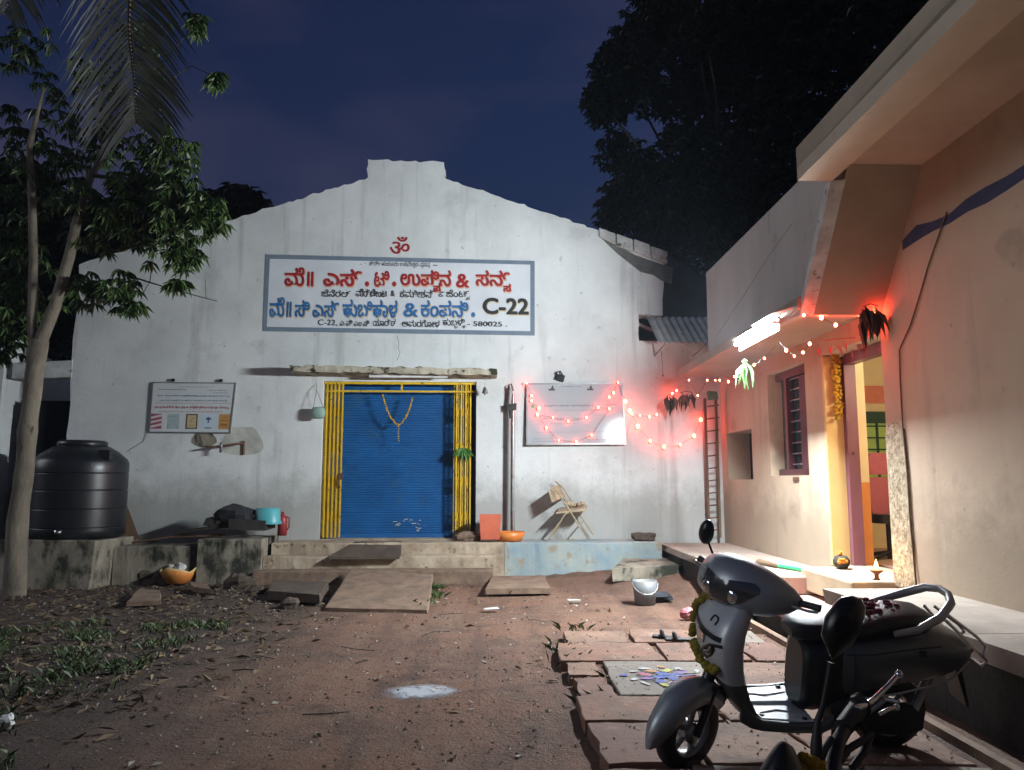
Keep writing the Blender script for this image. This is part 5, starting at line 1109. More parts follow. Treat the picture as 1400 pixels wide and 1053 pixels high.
while n < 3000:
    x, y = rnd.uniform(min(xs), max(xs)), rnd.uniform(min(ys), max(ys))
    if not inpoly(x, y, GP) or NZ.noise(V((x*2.2, y*2.2, 5))) < rnd.uniform(-.12, .22): continue
    p = V((x, y, gz(x, y)-.01)); hh = rnd.uniform(.025, .095); a = rnd.uniform(0, 2*pi); s = V((cos(a), sin(a), 0)); b_ = rnd.uniform(.2, 1.2)
    gr_.add([p-s*.006, p+s*.006, p+V((-s.y*hh*b_*.5, s.x*hh*b_*.5, hh*.75))+s*.004, p+V((-s.y*hh*b_, s.x*hh*b_, hh))], [(0, 1, 2), (0, 2, 3)]); n += 1
    if rnd.random() < .07:
        for _ in range(3): a = rnd.uniform(0, 6.3); gr_.leaf(p+V((0, 0, hh*.6)), (cos(a), sin(a), rnd.uniform(.1, .8)), rnd.uniform(.02, .055), rnd.uniform(.012, .028), None, .3)
for x, y, c in ((590, 806, 46), (596, 816, 34), (585, 826, 26), (770, 888, 26), (778, 905, 24), (700, 812, 30), (690, 806, 14), (790, 862, 16), (640, 778, 12), (830, 935, 10), (815, 960, 10)):
    q = G(x, y)
    for _ in range(c):
        p = q+V((rnd.gauss(0, .07), rnd.gauss(0, .10), 0)); a = rnd.uniform(0, 6.3); hh = rnd.uniform(.05, .14)
        gr_.leaf(p, (cos(a)*.7, sin(a)*.7, 1), hh, .012, None, .3)
struct('grass', gr_, MT['grass'], kind='stuff')
def scatter(name, mt, count, fn, area=(-7, 1.2, 2.6, 11.0), dens=lambda x, y: 1):
    m_ = MB(); n = 0
    while n < count:
        x = rnd.uniform(area[0], area[1]); y = area[2]+(area[3]-area[2])*rnd.random()**1.5
        if rnd.random() > dens(x, y): continue
        if x > .42+.02*y-.05 and y < 7.4: continue
        fn(m_, x, y, gz(x, y)); n += 1
    return struct(name, m_, mt, kind='stuff')
scatter('pebbles', MT['pebble'], 6500, lambda m_, x, y, z: m_.ico((x, y, z+.003), .004+.016*rnd.random()**4))
scatter('dark_clods', MT['clod'], 1500, lambda m_, x, y, z: m_.ico((x, y, z+.002), 0.005+.014*rnd.random()**3))
def bit(m_, x, y, z):
    a = rnd.uniform(0, 6.3); s = .006+.03*rnd.random()**3.5; d = V((cos(a), sin(a), 0)); e = V((-d.y, d.x, 0)); c = V((x, y, z+.008))
    h_ = lambda: V((0, 0, rnd.uniform(-.006, .012)))
    m_.add([c-d*s+h_(), c+e*s*.5+h_(), c+d*s+h_(), c-e*s*.5+h_()], [(0, 1, 2), (0, 2, 3)])
scatter('litter', MT['litter'], 1500, bit, dens=lambda x, y: .45+.55*(x < -2.5 or y > 8.5))
def dry(m_, x, y, z):
    a = rnd.uniform(0, 6.3); m_.leaf((x, y, z+.012), (cos(a), sin(a), rnd.uniform(-.1, .35)), rnd.uniform(.05, .15), rnd.uniform(.02, .05), (rnd.uniform(-.5, .5), rnd.uniform(-.5, .5), 1), rnd.uniform(-.2, .4))
scatter('fallen_leaves', MT['dryleaf'], 2600, dry, dens=lambda x, y: max(.03, min(1, (-1.7-x)/1.4))*(.25+.75*(y > 5)))
pm_ = MB()
for i in range(1100):
    x, y = rnd.uniform(.5, 2.42), rnd.uniform(3.0, 7.4); p = H(x, y, .066+.002*rnd.random()); r_ = .003+.010*rnd.random()**4
    if rnd.random() < .8: pm_.ico(p, r_)
    else: a = rnd.uniform(0, 6.3); pm_.leaf(p+V((0, 0, .004)), (cos(a), sin(a), .1), rnd.uniform(.015, .06), rnd.uniform(.006, .02), None, .1)
struct('path_grit', pm_, MT['pebble'], kind='stuff')
tw = MB()
for i in range(70):
    x, y = rnd.uniform(-6, .3), rnd.uniform(3.2, 10.5)
    if x > -2 and rnd.random() < .6: continue
    a = rnd.uniform(0, 6.3); L = rnd.uniform(.08, .4); p = V((x, y, gz(x, y)+.01)); tw.tube([p, p+V((cos(a)*L*.5, sin(a)*L*.5, rnd.uniform(0, .02))), p+V((cos(a+.2)*L, sin(a+.2)*L, 0))], rnd.uniform(.002, .006), 4)
struct('fallen_twigs', tw, MT['twig'], kind='stuff')
# spilt white powder, chalk drawing on the grey slab
def powder():
    m, t, b = nt('spilt_white_powder'); co = coords(t); g_ = t.nodes.new('ShaderNodeTexGradient'); g_.gradient_type = 'SPHERICAL'
    t.links.new(coords(t, (1/.30, 1/.24, 1)), g_.inputs[0]); ad = t.nodes.new('ShaderNodeMath'); ad.operation = 'MULTIPLY'
    t.links.new(g_.outputs['Fac'], ad.inputs[0]); t.links.new(ramp(t, noisen(t, co, 7, 7, .7), .3, .62), ad.inputs[1])
    al = ramp(t, ad.outputs[0], .05, .40, 0, .85); b.inputs['Base Color'].default_value = (.46, .49, .54, 1); b.inputs['Roughness'].default_value = .9
    t.links.new(al, b.inputs['Alpha']); return m
q = G(575, 944); m_ = MB(); N = 14; m_.smooth = True
for j in range(N+1):
    for i in range(N+1): x, y = q.x-.42+.84*i/N, q.y-.36+.72*j/N; m_.v.append(V((x, y, gz(x, y)+.005)))
for j in range(N):
    for i in range(N): a = j*(N+1)+i; m_.f.append([a, a+1, a+N+2, a+N+1]); m_.mi.append(0); m_.sm.append(True)
solo('powder_patch', m_, powder(), 'patch of white powder spilt on the bare earth in the middle of the yard', 'powder', V((q.x, q.y, 0)))
rgl = thing('rangoli', 'coloured powder flower drawing on the grey slab left of the scooter', 'rangoli', H(1.2, 5.64, .07))
def ell(c, a, b, rot, z, col, n=14, name='petal'):
    m_ = MB(); rr_ = random.Random(hash((round(c[0], 3), round(c[1], 3))) % 999); P = []
    for i in range(n):
        t = 2*pi*i/n; k_ = 1+rr_.uniform(-.13, .13); x, y = a*cos(t)*k_, b*sin(t)*k_; P.append(H(c[0]+x*cos(rot)-y*sin(rot), c[1]+x*sin(rot)+y*cos(rot), z))
    m_.add(P, [tuple(range(n))]); return part(name, m_, col, rgl)
RC = {k_: mat('rangoli_'+k_, c, tuple(x*.8 for x in c), 30, .9, spots=(.22, .19, .17), spot_scale=22, spot_lo=.52, spot_hi=.62) for k_, c in dict(white=(.46, .46, .46), blue=(.07, .11, .36), violet=(.20, .12, .33), yellow=(.42, .40, .12), orange=(.42, .22, .10), pink=(.38, .12, .18)).items()}
cx, cy, z = 1.20, 5.63, .074
rr2 = random.Random(9); CO = ['blue', 'violet', 'yellow', 'orange', 'pink', 'violet', 'blue']
for i in range(4): a = pi/2*i+.4; ell((cx+.065*cos(a), cy+.065*sin(a)), .055, .045, a, z+.0008, RC['blue'])
for i in range(9):
    a = 2*pi*i/9; ell((cx+.165*cos(a), cy+.165*sin(a)), .050, .036, a+rr2.uniform(-.5, .5), z, RC[CO[i % 7]])
for i in range(13):
    a = 2*pi*i/13+.1; r_ = .255+rr2.uniform(-.02, .03); ell((cx+r_*1.12*cos(a), cy+r_*sin(a)), rr2.uniform(.03, .055), rr2.uniform(.015, .03), a+rr2.uniform(.5, 1.6), z, RC['white' if i % 3 else CO[i % 7]])
for k_, r_ in (('white', .105), ('pink', .075), ('violet', .04)): ell((cx+.20, cy-.23), r_, r_*.92, 0, z+.001+.001*(.11-r_)*10, RC[k_], 16)
for i in range(9):
    a = 2*pi*i/9+.35; m_ = MB(); m_.tube([H(cx+.10*cos(a), cy+.10*sin(a), z+.001), H(cx+.16*cos(a+.12), cy+.16*sin(a+.12), z+.001), H(cx+.23*cos(a-.05), cy+.23*sin(a-.05), z+.001)], .0045, 4); part('powder_line', m_, RC['white'], rgl)
# small things lying around the path
sh_ = G(910, 874, .06); sd = thing('sandals', 'pair of dark sandals lying on the red slab behind the scooter front', 'sandals', sh_)
for i in range(2):
    m_ = MB(); m_.box(sh_+V((.01+i*.09, .02-i*.10, .015)), (.24, .085, .025), M.Rotation(-.25+.2*i, 3, 'Z'), jit=.004); sl_ = part('sole', m_, MT['black'], sd, bevel=.01)
    m_ = MB(); c_ = sh_+V((-.02+i*.09, .02-i*.10, .03)); m_.tube([c_+V((0, -.045, -.01)), c_+V((-.01, -.02, .035)), c_+V((-.01, .02, .035)), c_+V((0, .045, -.01))], .016, 6); part('strap', m_, MT['cloth'], sl_)
q = D(940, 790, 8.3); q.z = .03; m_ = rock(V((q.x, q.y, .06)), .09, .06, .055, 21); solo('pink_wrapper', m_, MT['pink'], 'crumpled pink wrapper on the dark porch foot near the white bucket', 'wrapper', V((q.x, q.y, .02)))
q = G(900, 822); m_ = rock(V((q.x, q.y, .05)), .17, .13, .07, 22); solo('black_rag', m_, MT['cloth'], 'black crumpled rag on the earth right of the white bucket', 'rag', V((q.x, q.y, 0)))
q = G(672, 834); m_ = MB(); m_.box(V((q.x, q.y, .015)), (.16, .10, .012), M.Rotation(.2, 3, 'Z'), jit=.012); solo('paper_scrap', m_, MT['white'], 'pale flat paper scrap lying in front of the gate steps', 'paper', V((q.x, q.y, 0)))
q = G(785, 824); m_ = MB(); m_.box(V((q.x, q.y, .02)), (.15, .05, .02), M.Rotation(.1, 3, 'Z'), jit=.012); solo('paper_scrap', m_, MT['paper'], 'small pale brown scrap on the earth before the earth bank', 'paper', V((q.x, q.y, 0)))
q = G(8, 997); m_ = rock(V((q.x, q.y, .04)), .05, .05, .04, 23); solo('crumpled_bag', m_, MT['white'], 'crumpled white plastic bag at the left edge in the grass', 'bag', V((q.x, q.y, 0)))

# ---------------------------------------------------------------- scooter (local axes: x to the rear, y to its far side, z up)
SP = V((.832, 4.18, .046))
sc_ = thing('scooter', 'dark grey step-through scooter with marigold garland parked on the red slabs', 'scooter', SP, (R(15), 0, R(5.6)))
sc_.scale = (.927, .927, .927)
X_, Y_, Z_ = (1, 0, 0), (0, 1, 0), (0, 0, 1)
def spart(name, mb, mt, parent=None, bevel=0): return part(name, mb, mt, parent or sc_, local=True, bevel=bevel)
def wheel(x, r, w_, parent, rot=0, y=0):
    fnr = (lambda p: M.Rotation(rot, 3, 'Z') @ V((p.x, -p.z, p.y))) if rot else (lambda p: V((p.x, -p.z, p.y)))
    L = lambda prof, mb: mb.lathe(prof, (x, y, r), 36, fn=lambda p: fnr(p))
    hub = MB(); L([(0, -.05), (.035, -.05), (.04, -.03), (.04, .03), (.035, .05), (0, .05)], hub); wo_ = part('wheel', hub, MT['steel'], parent, local=True)
    t_ = MB(); prof = [(r-.085+.0, -w_*.42), (r-.05, -w_*.5), (r-.02, -w_*.46), (r-.005, -w_*.28), (r, 0), (r-.005, w_*.28), (r-.02, w_*.46), (r-.05, w_*.5), (r-.085, w_*.42)]; L(prof, t_); part('tyre', t_, MT['black'], wo_, local=True)
    t_ = MB(); L([(r-.083, -w_*.40), (r-.095, -w_*.36), (r-.10, 0), (r-.095, w_*.36), (r-.083, w_*.40)], t_)
    for i in range(6):
        a = 2*pi*i/6; t_.tube([V((x, y, r))+fnr(V((.03*cos(a), .03*sin(a), 0))), V((x, y, r))+fnr(V(((r-.095)*cos(a), (r-.095)*sin(a), 0)))], .014, 6)
    part('rim', t_, MT['frame'], wo_, local=True); return wo_
ST = M.Rotation(R(28), 3, 'Z'); PV = V((.26, 0, 0))
st = lambda p: PV+ST @ (V(p)-PV)                        # steered front end
class SMB(MB):
    def add(s, vs, fs): return MB.add(s, [st(p) for p in vs], fs)
# front wheel follows the steering
fw = MB(); rW = .215
def fl_(prof, mb): mb.lathe(prof, (0, 0, rW), 36, fn=lambda p: V((p.x, -p.z, p.y)))
fw = SMB(); fl_([(0, -.05), (.05, -.05), (.055, -.03), (.055, .03), (.05, .05), (0, .05)], fw); fwo = spart('wheel', fw, MT['steel'])
t_ = SMB(); w_ = .095; fl_([(rW-.085, -w_*.42), (rW-.05, -w_*.5), (rW-.02, -w_*.46), (rW-.005, -w_*.28), (rW, 0), (rW-.005, w_*.28), (rW-.02, w_*.46), (rW-.05, w_*.5), (rW-.085, w_*.42)], t_); spart('tyre', t_, MT['black'], fwo)
t_ = SMB(); fl_([(rW-.083, -.038), (rW-.095, -.034), (rW-.10, 0), (rW-.095, .034), (rW-.083, .038)], t_)
for i in range(5): a = 2*pi*i/5; t_.tube([(.04*cos(a), 0, rW+.04*sin(a)), (.12*cos(a), 0, rW+.12*sin(a))], .018, 6)
spart('rim', t_, MT['frame'], fwo)
t_ = SMB()
for y in (-.068, .068): t_.tube([(0, y, rW), (.06, y, rW+.13), (.12, y*.8, .46)], [.018, .022, .026], 8)
t_.tube([(.12, 0, .44), (.26, 0, .74)], .035, 8); spart('fork', t_, MT['blackpl'])
t_ = SMB(); t_.smooth = True; rings = []                # front mudguard: hooded, with a beak
for i in range(19):
    u = i/18; a = R(24+160*u); rr = .255+.022*sin(pi*u)+(.05*max(0, u-.72)/.28 if u > .72 else 0)+.10*max(0, .35-u)
    hw_ = (.056+.026*sin(pi*min(1, u*1.15)))*(1 if u < .86 else max(.35, 1-(u-.86)*4))
    c = V((-.0+rr*cos(a), 0, rW+.015+rr*sin(a))); nn = V((cos(a), 0, sin(a)))
    rings.append([c-nn*d*.11+V((0, s, 0)) for s, d in ((-hw_*1.05, 1), (-hw_, .45), (-hw_*.75, .12), (0, 0), (hw_*.75, .12), (hw_, .45), (hw_*1.05, 1), (hw_*.9, 1.0), (hw_*.7, .25), (0, .14), (-hw_*.7, .25), (-hw_*.9, 1.0))])
t_.loft(rings); spart('front_mudguard', t_, MT['greymetal'])
# leg shield
t_ = MB(); t_.smooth = True; rings = []
for z, cx_, hw_, d_ in ((.27, .40, .15, .05), (.32, .345, .165, .055), (.40, .30, .175, .065), (.50, .262, .195, .08), (.60, .232, .215, .095), (.70, .222, .222, .10), (.78, .232, .212, .095), (.85, .262, .185, .08), (.90, .30, .145, .06)):
    front = [V((cx_-d_*max(0, cos(t))**.5, hw_*sin(t), z)) for t in [-pi/2+pi*i/14 for i in range(15)]]
    back = [V((cx_+.05-d_*.45*cos(t), hw_*.96*sin(t), z)) for t in [pi/2-pi*i/14 for i in range(15)]]
    rings.append(front+back)
t_.loft(rings[3:]); ap = spart('leg_shield', t_, mat('silver_grey_metallic', (.50, .53, .56), (.46, .49, .52), 120, .45, 0, metal=.3, coat=.25))
t_ = MB(); t_.smooth = True; t_.loft(rings[:4]); spart('lower_shield', t_, MT['scooterpanel'], ap)
t_ = MB()                                                # trim: dark band, badge outline, slanted grille line
def onsh(y, z, lift=.004):
    T = [(.27, .40, .15, .05), (.32, .345, .165, .055), (.40, .30, .175, .065), (.50, .262, .195, .08), (.60, .232, .215, .095), (.70, .222, .222, .10), (.78, .232, .212, .095), (.85, .262, .185, .08), (.90, .30, .145, .06)]
    for (za, ca, ha, da), (zb, cb_, hb, db) in zip(T[:-1], T[1:]):
        if za <= z <= zb:
            f = (z-za)/(zb-za); c, h_, d_ = ca+(cb_-ca)*f, ha+(hb-ha)*f, da+(db-da)*f; k_ = max(-.98, min(.98, y/h_)); return V((c-d_*(1-k_*k_)**.25-lift, y, z))
for i in range(16):
    y0, y1 = -.185+.37*i/16, -.185+.37*(i+1)/16; f = lambda y: .755-.02*cos(y*8)
    t_.quad(onsh(y0, f(y0)-.014), onsh(y1, f(y1)-.014), onsh(y1, f(y1)+.014), onsh(y0, f(y0)+.014))
t_.tube([onsh(-.10, .80), onsh(-.10, .825), onsh(-.085, .835), onsh(-.055, .835), onsh(-.045, .825), onsh(-.045, .80)], .005, 5)
spart('trim', t_, MT['blackpl'], ap)
t_ = MB(); pts = [onsh(-.02+.0*i, .56, .008) for i in range(1)]
t_.tube([onsh(.03, .59, .008), onsh(-.05, .655, .008), onsh(-.12, .70, .008), onsh(-.20, .725, .006)], .009, 6); t_.tube([onsh(.03, .585, .006), onsh(-.06, .60, .006), onsh(-.12, .645, .006), onsh(-.15, .69, .006)], .007, 6); spart('grille_bar', t_, MT['blackpl'], ap)
t_ = MB(); t_.box(onsh(.0, .70, .006), (.006, .09, .05)); spart('badge', t_, MT['chrome'], ap)
t_ = MB(); t_.tube([onsh(y, .475+.0*y, .006) for y in (-.10, -.05, 0, .05, .10)], .005, 5); spart('chrome_strip', t_, MT['chrome'], ap)
t_ = MB(); t_.tube([onsh(-.05, .63, .010), onsh(-.11, .66, .010), onsh(-.15, .70, .010)], .012, 6); spart('indicator_lens', t_, MT['lens'], ap)
# handlebar cowl with headlight
t_ = SMB(); t_.smooth = True; CW = [(-.31, .455, .945, .024, .026), (-.275, .41, .945, .08, .062), (-.21, .362, .95, .125, .10), (-.12, .335, .955, .147, .122), (-.05, .322, .96, .152, .132), (.05, .322, .96, .152, .132), (.12, .335, .955, .147, .122), (.21, .362, .95, .125, .10), (.275, .41, .945, .08, .062), (.31, .455, .945, .024, .026)]
t_.loft([[V((cx_+a, y, cz+b)) for a, b in [(rx*cos(q), rz*sin(q)*(1.25 if sin(q) > 0 else .9)) for q in [2*pi*i/20 for i in range(20)]]] for y, cx_, cz, rx, rz in CW]); cw = spart('headlight_cowl', t_, MT['greymetal'])
def oncw(y, q, lift=.004):
    for A_, B_ in zip(CW[:-1], CW[1:]):
        if A_[0] <= y <= B_[0]:
            f = (y-A_[0])/(B_[0]-A_[0]); cx_, cz, rx, rz = [A_[i]+(B_[i]-A_[i])*f for i in (1, 2, 3, 4)]
            return V((cx_-(rx+lift)*cos(q), y, cz+(rz+lift)*sin(q)*(1.25 if sin(q) > 0 else .9)))
t_ = SMB(); t_.smooth = True; rr_ = []
for i in range(25):
    y = -.205+.41*i/24; e = abs(y)/.205; lo_ = -.62+1.05*e**1.6; hi_ = .42+.42*e**1.1-.22*max(0, e-.85)/.15
    rr_.append([oncw(y, lo_+(hi_-lo_)*j/8, .005) for j in range(9)])
t_.loft(rr_, caps=False, closed=False); hl = spart('headlight', t_, MT['lens'], cw)
for s_ in (-1, 1):
    t_ = SMB(); t_.smooth = True; t_.ball(oncw(s_*.078, .02, -.004), .044, 14, 8, (.30, 1, .85)); spart('reflector', t_, MT['chrome'], hl)
    t_ = SMB(); t_.smooth = True; t_.tube([(.445, s_*.28, .95), (.47, s_*.38, .955), (.475, s_*.41, .955)], [.019, .019, .021], 10); spart('grip', t_, MT['black'])
    t_ = SMB(); t_.smooth = True; t_.tube([(.40, s_*.27, .945), (.40, s_*.31, .943), (.425, s_*.38, .94), (.445, s_*.42, .945)], .008, 6); spart('brake_lever', t_, MT['steel'])
t_ = SMB(); t_.smooth = True; t_.tube([(.40, .215, 1.0), (.385, .26, 1.09), (.38, .28, 1.13)], .007, 6); ms = spart('mirror_stem', t_, MT['blackpl'])
t_ = SMB(); t_.smooth = True; t_.loft([[V((.375+dx, .285+.050*k_*cos(q), 1.175+.075*k_*sin(q)-.012*cos(q))) for q in [2*pi*i/18 for i in range(18)]] for dx, k_ in ((-.035, .25), (-.028, .7), (-.012, .95), (.006, 1.0), (.012, .93))]); spart('mirror', t_, MT['blackpl'], ms)
# floor, skirt, body, seat
t_ = MB(); q = [(.355, -.165), (.355, .165), (.70, .205), (.70, -.205)]
t_.hexa([(.355, -.15, .275), (.355, .15, .275), (.71, .19, .262), (.71, -.19, .262)], [(.355, -.15, .292), (.355, .15, .292), (.71, .19, .285), (.71, -.19, .285)]); fb = spart('floorboard', t_, MT['silver'], bevel=.008)
t_ = MB()
for s_ in (-1, 1):
    t_.tube([(.44, s_*.10, .291), (.54, s_*.075, .2905), (.68, s_*.11, .286)], .004, 5)
t_.tube([(.40, 0, .293), (.69, 0, .288)], .010, 5); spart('floor_ribs', t_, MT['silver'], fb)
for x, y in ((.44, -.12), (.66, -.165), (.44, .12), (.66, .165)):
    t_ = MB(); t_.lathe([(.0, .2925), (.013, .2925), (.013, .289), (.016, .288)], (x, y, 0), 10); spart('screw_hole', t_, MT['black'], fb)
t_ = MB(); t_.smooth = True
for s_ in (-1, 1):
    t_ = MB(); t_.smooth = True; t_.loft([sup((x, s_*y, z), hw_, hz, 10, 3, (Y_, Z_)) for x, y, z, hw_, hz in ((.30, .165, .34, .012, .06), (.36, .168, .29, .018, .045), (.42, .178, .265, .02, .03), (.60, .196, .255, .02, .028), (.74, .205, .26, .02, .03), (.80, .20, .29, .015, .04))]); spart('side_skirt', t_, MT['scooterpanel'])
t_ = MB(); t_.smooth = True                             # panel under the seat nose
t_.loft([sup((x, 0, (zb+zt)/2), hw_, (zt-zb)/2, 22, 3, (Y_, Z_)) for x, hw_, zb, zt in ((.66, .10, .29, .66), (.68, .145, .28, .70), (.74, .17, .28, .72), (.86, .175, .30, .72), (.92, .15, .34, .70))]); spart('centre_panel', t_, MT['blackpl'])
t_ = MB(); t_.smooth = True; BD = ((.80, .14, .36, .70), (.88, .195, .37, .715), (1.0, .21, .40, .73), (1.15, .215, .43, .745), (1.30, .215, .45, .76), (1.42, .20, .47, .75), (1.54, .16, .50, .715), (1.63, .10, .545, .665), (1.67, .05, .58, .635))
t_.loft([sup((x, 0, (zb+zt)/2), hw_, (zt-zb)/2, 26, 2.7, (Y_, Z_)) for x, hw_, zb, zt in BD]); bd_ = spart('body_panel', t_, MT['scooterpanel'])
t_ = MB(); t_.smooth = True
t_.tube([(.95, -.207, .415), (1.15, -.213, .445), (1.32, -.205, .475), (1.48, -.18, .51), (1.61, -.115, .565)], .006, 6); spart('panel_edge', t_, MT['silverrail'], bd_)
for s_ in (-1, 1):
    t_ = MB(); t_.smooth = True; t_.tube([(.86, s_*.188, .66), (1.0, s_*.205, .665), (1.18, s_*.208, .69), (1.38, s_*.196, .70)], .0035, 5); t_.tube([(.90, s_*.196, .44), (.905, s_*.200, .55), (.90, s_*.192, .66)], .0035, 5); spart('panel_seam', t_, MT['black'], bd_)
t_ = MB(); t_.box((1.27, -.208, .665), (.035, .012, .03)); spart('lock', t_, MT['black'], bd_)
t_ = MB(); t_.smooth = True
t_.loft([sup((x, 0, (zb+zt)/2), hw_, (zt-zb)/2, 24, 2.6, (Y_, Z_)) for x, hw_, zb, zt in ((.60, .07, .70, .745), (.63, .115, .69, .775), (.72, .145, .69, .795), (.88, .155, .70, .79), (1.0, .155, .71, .80), (1.10, .15, .72, .83), (1.25, .145, .735, .845), (1.36, .12, .75, .835), (1.41, .07, .76, .81))]); se = spart('seat', t_, MT['seat'])
t_ = MB(); t_.smooth = True
t_.tube([(1.12, -.175, .765), (1.24, -.185, .79), (1.38, -.165, .85), (1.47, -.11, .905), (1.50, -.04, .925), (1.50, .04, .925), (1.47, .11, .905), (1.38, .165, .85), (1.24, .185, .80), (1.12, .175, .775)], [.016, .02, .024, .024, .022, .022, .024, .024, .02, .016], 10); spart('grab_rail', t_, MT['silverrail'])
t_ = MB(); t_.smooth = True
for s_ in (-1, 1):
    t_.tube([(1.46, s_*.09, .80), (1.59, s_*.13, .68), (1.70, s_*.13, .575), (1.70, s_*.10, .53)], .009, 7); t_.tube([(1.50, s_*.06, .81), (1.67, s_*.07, .69), (1.72, s_*.09, .64), (1.69, s_*.12, .60)], .009, 7)
t_.tube([(1.70, -.10, .535), (1.715, 0, .53), (1.70, .10, .535)], .009, 7); spart('tail_guard', t_, MT['chrome'])
t_ = MB(); t_.smooth = True; t_.ball((1.655, 0, .61), .05, 14, 8, (.5, 1.6, .8)); spart('tail_light', t_, MT['red'])
t_ = MB(); t_.hexa([(1.56, -.06, .54), (1.56, .06, .54), (1.60, .06, .54), (1.60, -.06, .54)], [(1.66, -.075, .27), (1.66, .075, .27), (1.675, .075, .27), (1.675, -.075, .27)]); spart('rear_mudflap', t_, MT['blackpl'])
rwh = wheel(1.24, .215, .10, sc_)
t_ = MB(); t_.smooth = True
t_.loft([sup((x, -.12, z), .055, hz, 18, 3, (Y_, Z_)) for x, z, hz in ((.80, .30, .06), (.84, .30, .10), (.95, .29, .10), (1.15, .25, .085), (1.28, .24, .085), (1.34, .235, .05))]); spart('engine_case', t_, MT['black'])
t_ = MB(); t_.smooth = True; t_.tube([(.92, -.185, .27), (1.0, -.20, .33), (1.10, -.205, .42)], .011, 7); t_.tube([(1.08, -.21, .415), (1.13, -.26, .425)], .013, 7); spart('kick_lever', t_, MT['steel'])
t_ = MB(); t_.smooth = True; t_.tube([(.86, .13, .24), (1.0, .16, .21), (1.30, .17, .25), (1.52, .16, .30)], [.02, .03, .045, .04], 10); spart('exhaust', t_, MT['steel'])
t_ = MB(); t_.tube([(.86, -.10, .24), (.80, -.24, .03), (.83, -.26, .0)], .011, 6); spart('side_stand', t_, MT['black']); t_ = MB(); t_.tube([(.90, .09, .2), (.98, .12, .05)], .014, 6); spart('centre_stand', t_, MT['black'])
t_ = MB(); t_.smooth = True; t_.tube([(1.42, -.10, .56), (1.30, -.12, .26)], .025, 8); spart('shock_absorber', t_, MT['steel'])
# marigold garland over the leg shield, red flowers on the seat
gm = MB(); gm.smooth = True; rnd = random.Random(31); RS = M.Rotation(R(5.6), 3, 'Z') @ M.Rotation(R(15), 3, 'X') @ M.Diagonal((.927, .927, .927))
sw = lambda p: SP+RS @ V(p)
path = [onsh(y, z, .022) for y, z in ((.10, .885), (.155, .86), (.19, .81), (.21, .75), (.212, .69), (.20, .62), (.17, .575), (.11, .55), (.04, .54), (-.03, .54), (-.10, .55), (-.16, .575), (-.195, .62))]
flowers(gm, [sw(p) for p in path], .032, .036, rnd); flowers(gm, [sw(onsh(.17, .565, .03)), sw(onsh(.165, .47, .04))], .030, .036, rnd)
solo('scooter_garland', gm, MT['olivegarland'], 'dull yellow marigold garland draped round the scooter front shield', 'garland', sw(path[0]))
fs = MB(); fs.smooth = True
for i in range(34):
    c = sw((rnd.uniform(.98, 1.26), rnd.uniform(-.06, .12), 0)); c = sw((rnd.uniform(.98, 1.26), rnd.uniform(-.07, .12), .825+.02*rnd.random())); fs.ball(c, rnd.uniform(.010, .022), 6, 4, (1, 1, .5))
solo('red_petals', fs, mat('crimson_petals', (.10, .008, .02), (.16, .015, .03), 20, .95), 'dark red petals strewn over the black scooter seat', 'petals', sw((1.1, 0, .82)), kind='stuff')

# ---------------------------------------------------------------- motorcycle just in front of the photographer (only its bars and mirror reach the picture)
BP = V((.30, 1.10, .052)); mc = thing('motorcycle', 'dark motorcycle at the bottom edge of which only bars, lever and mirror show', 'motorcycle', BP, (0, 0, R(3)))
BM = MW[mc.name]
bl_ = lambda p: BM.inverted() @ V(p)
def bpart(n, mb, mt, par=None): return part(n, mb, mt, par or mc)
wheel(0, .29, .085, mc); wheel(1.27, .29, .10, mc)
at = lambda x, y, d: D(x, y, d)
t_ = MB(); t_.smooth = True; W = lambda p: BM @ V(p)
for y in (-.09, .09): t_.tube([W((0, y, .29)), W((.20, y, .78)), W((.24, y, .88))], .022, 8)
bpart('fork', t_, MT['chrome'])
t_ = MB(); t_.smooth = True; t_.loft([[W(p) for p in sup((x, 0, z), hw_, hz, 18, 2.5, (Y_, Z_))] for x, z, hw_, hz in ((.30, .72, .06, .05), (.36, .75, .13, .10), (.50, .76, .15, .11), (.66, .74, .13, .09), (.78, .70, .08, .06))]); bpart('fuel_tank', t_, MT['blackpl'])
t_ = MB(); t_.smooth = True; t_.loft([[W(p) for p in sup((x, 0, z), hw_, .04, 18, 3, (Y_, Z_))] for x, z, hw_ in ((.72, .72, .08), (.85, .71, .13), (1.2, .73, .13), (1.42, .76, .10))]); bpart('seat', t_, MT['seat'])
t_ = MB(); t_.smooth = True; t_.loft([[W(p) for p in sup((x, 0, .40), hw_, hz, 16, 3, (Y_, Z_))] for x, hw_, hz in ((.34, .06, .10), (.40, .13, .16), (.66, .14, .17), (.80, .10, .12))]); bpart('engine', t_, MT['frame'])
t_ = MB(); t_.smooth = True
for s_ in (-1, 1): t_.tube([W((.26, 0, .70)), W((.42, s_*.06, .22)), W((.85, s_*.09, .25)), W((1.27, s_*.10, .29))], .02, 8); t_.tube([W((.85, s_*.09, .25)), W((1.10, s_*.11, .66))], .016, 8)
bpart('frame', t_, MT['black'])
t_ = MB(); t_.smooth = True; t_.loft([[W((.3*cos(a)*k_, y, .29+.30*sin(a)*k_)) for a in [R(20+150*i/14) for i in range(15)]] for y, k_ in ((-.06, .98), (-.04, 1.04), (.04, 1.04), (.06, .98))], caps=False, closed=False); bpart('front_mudguard', t_, MT['blackpl'])
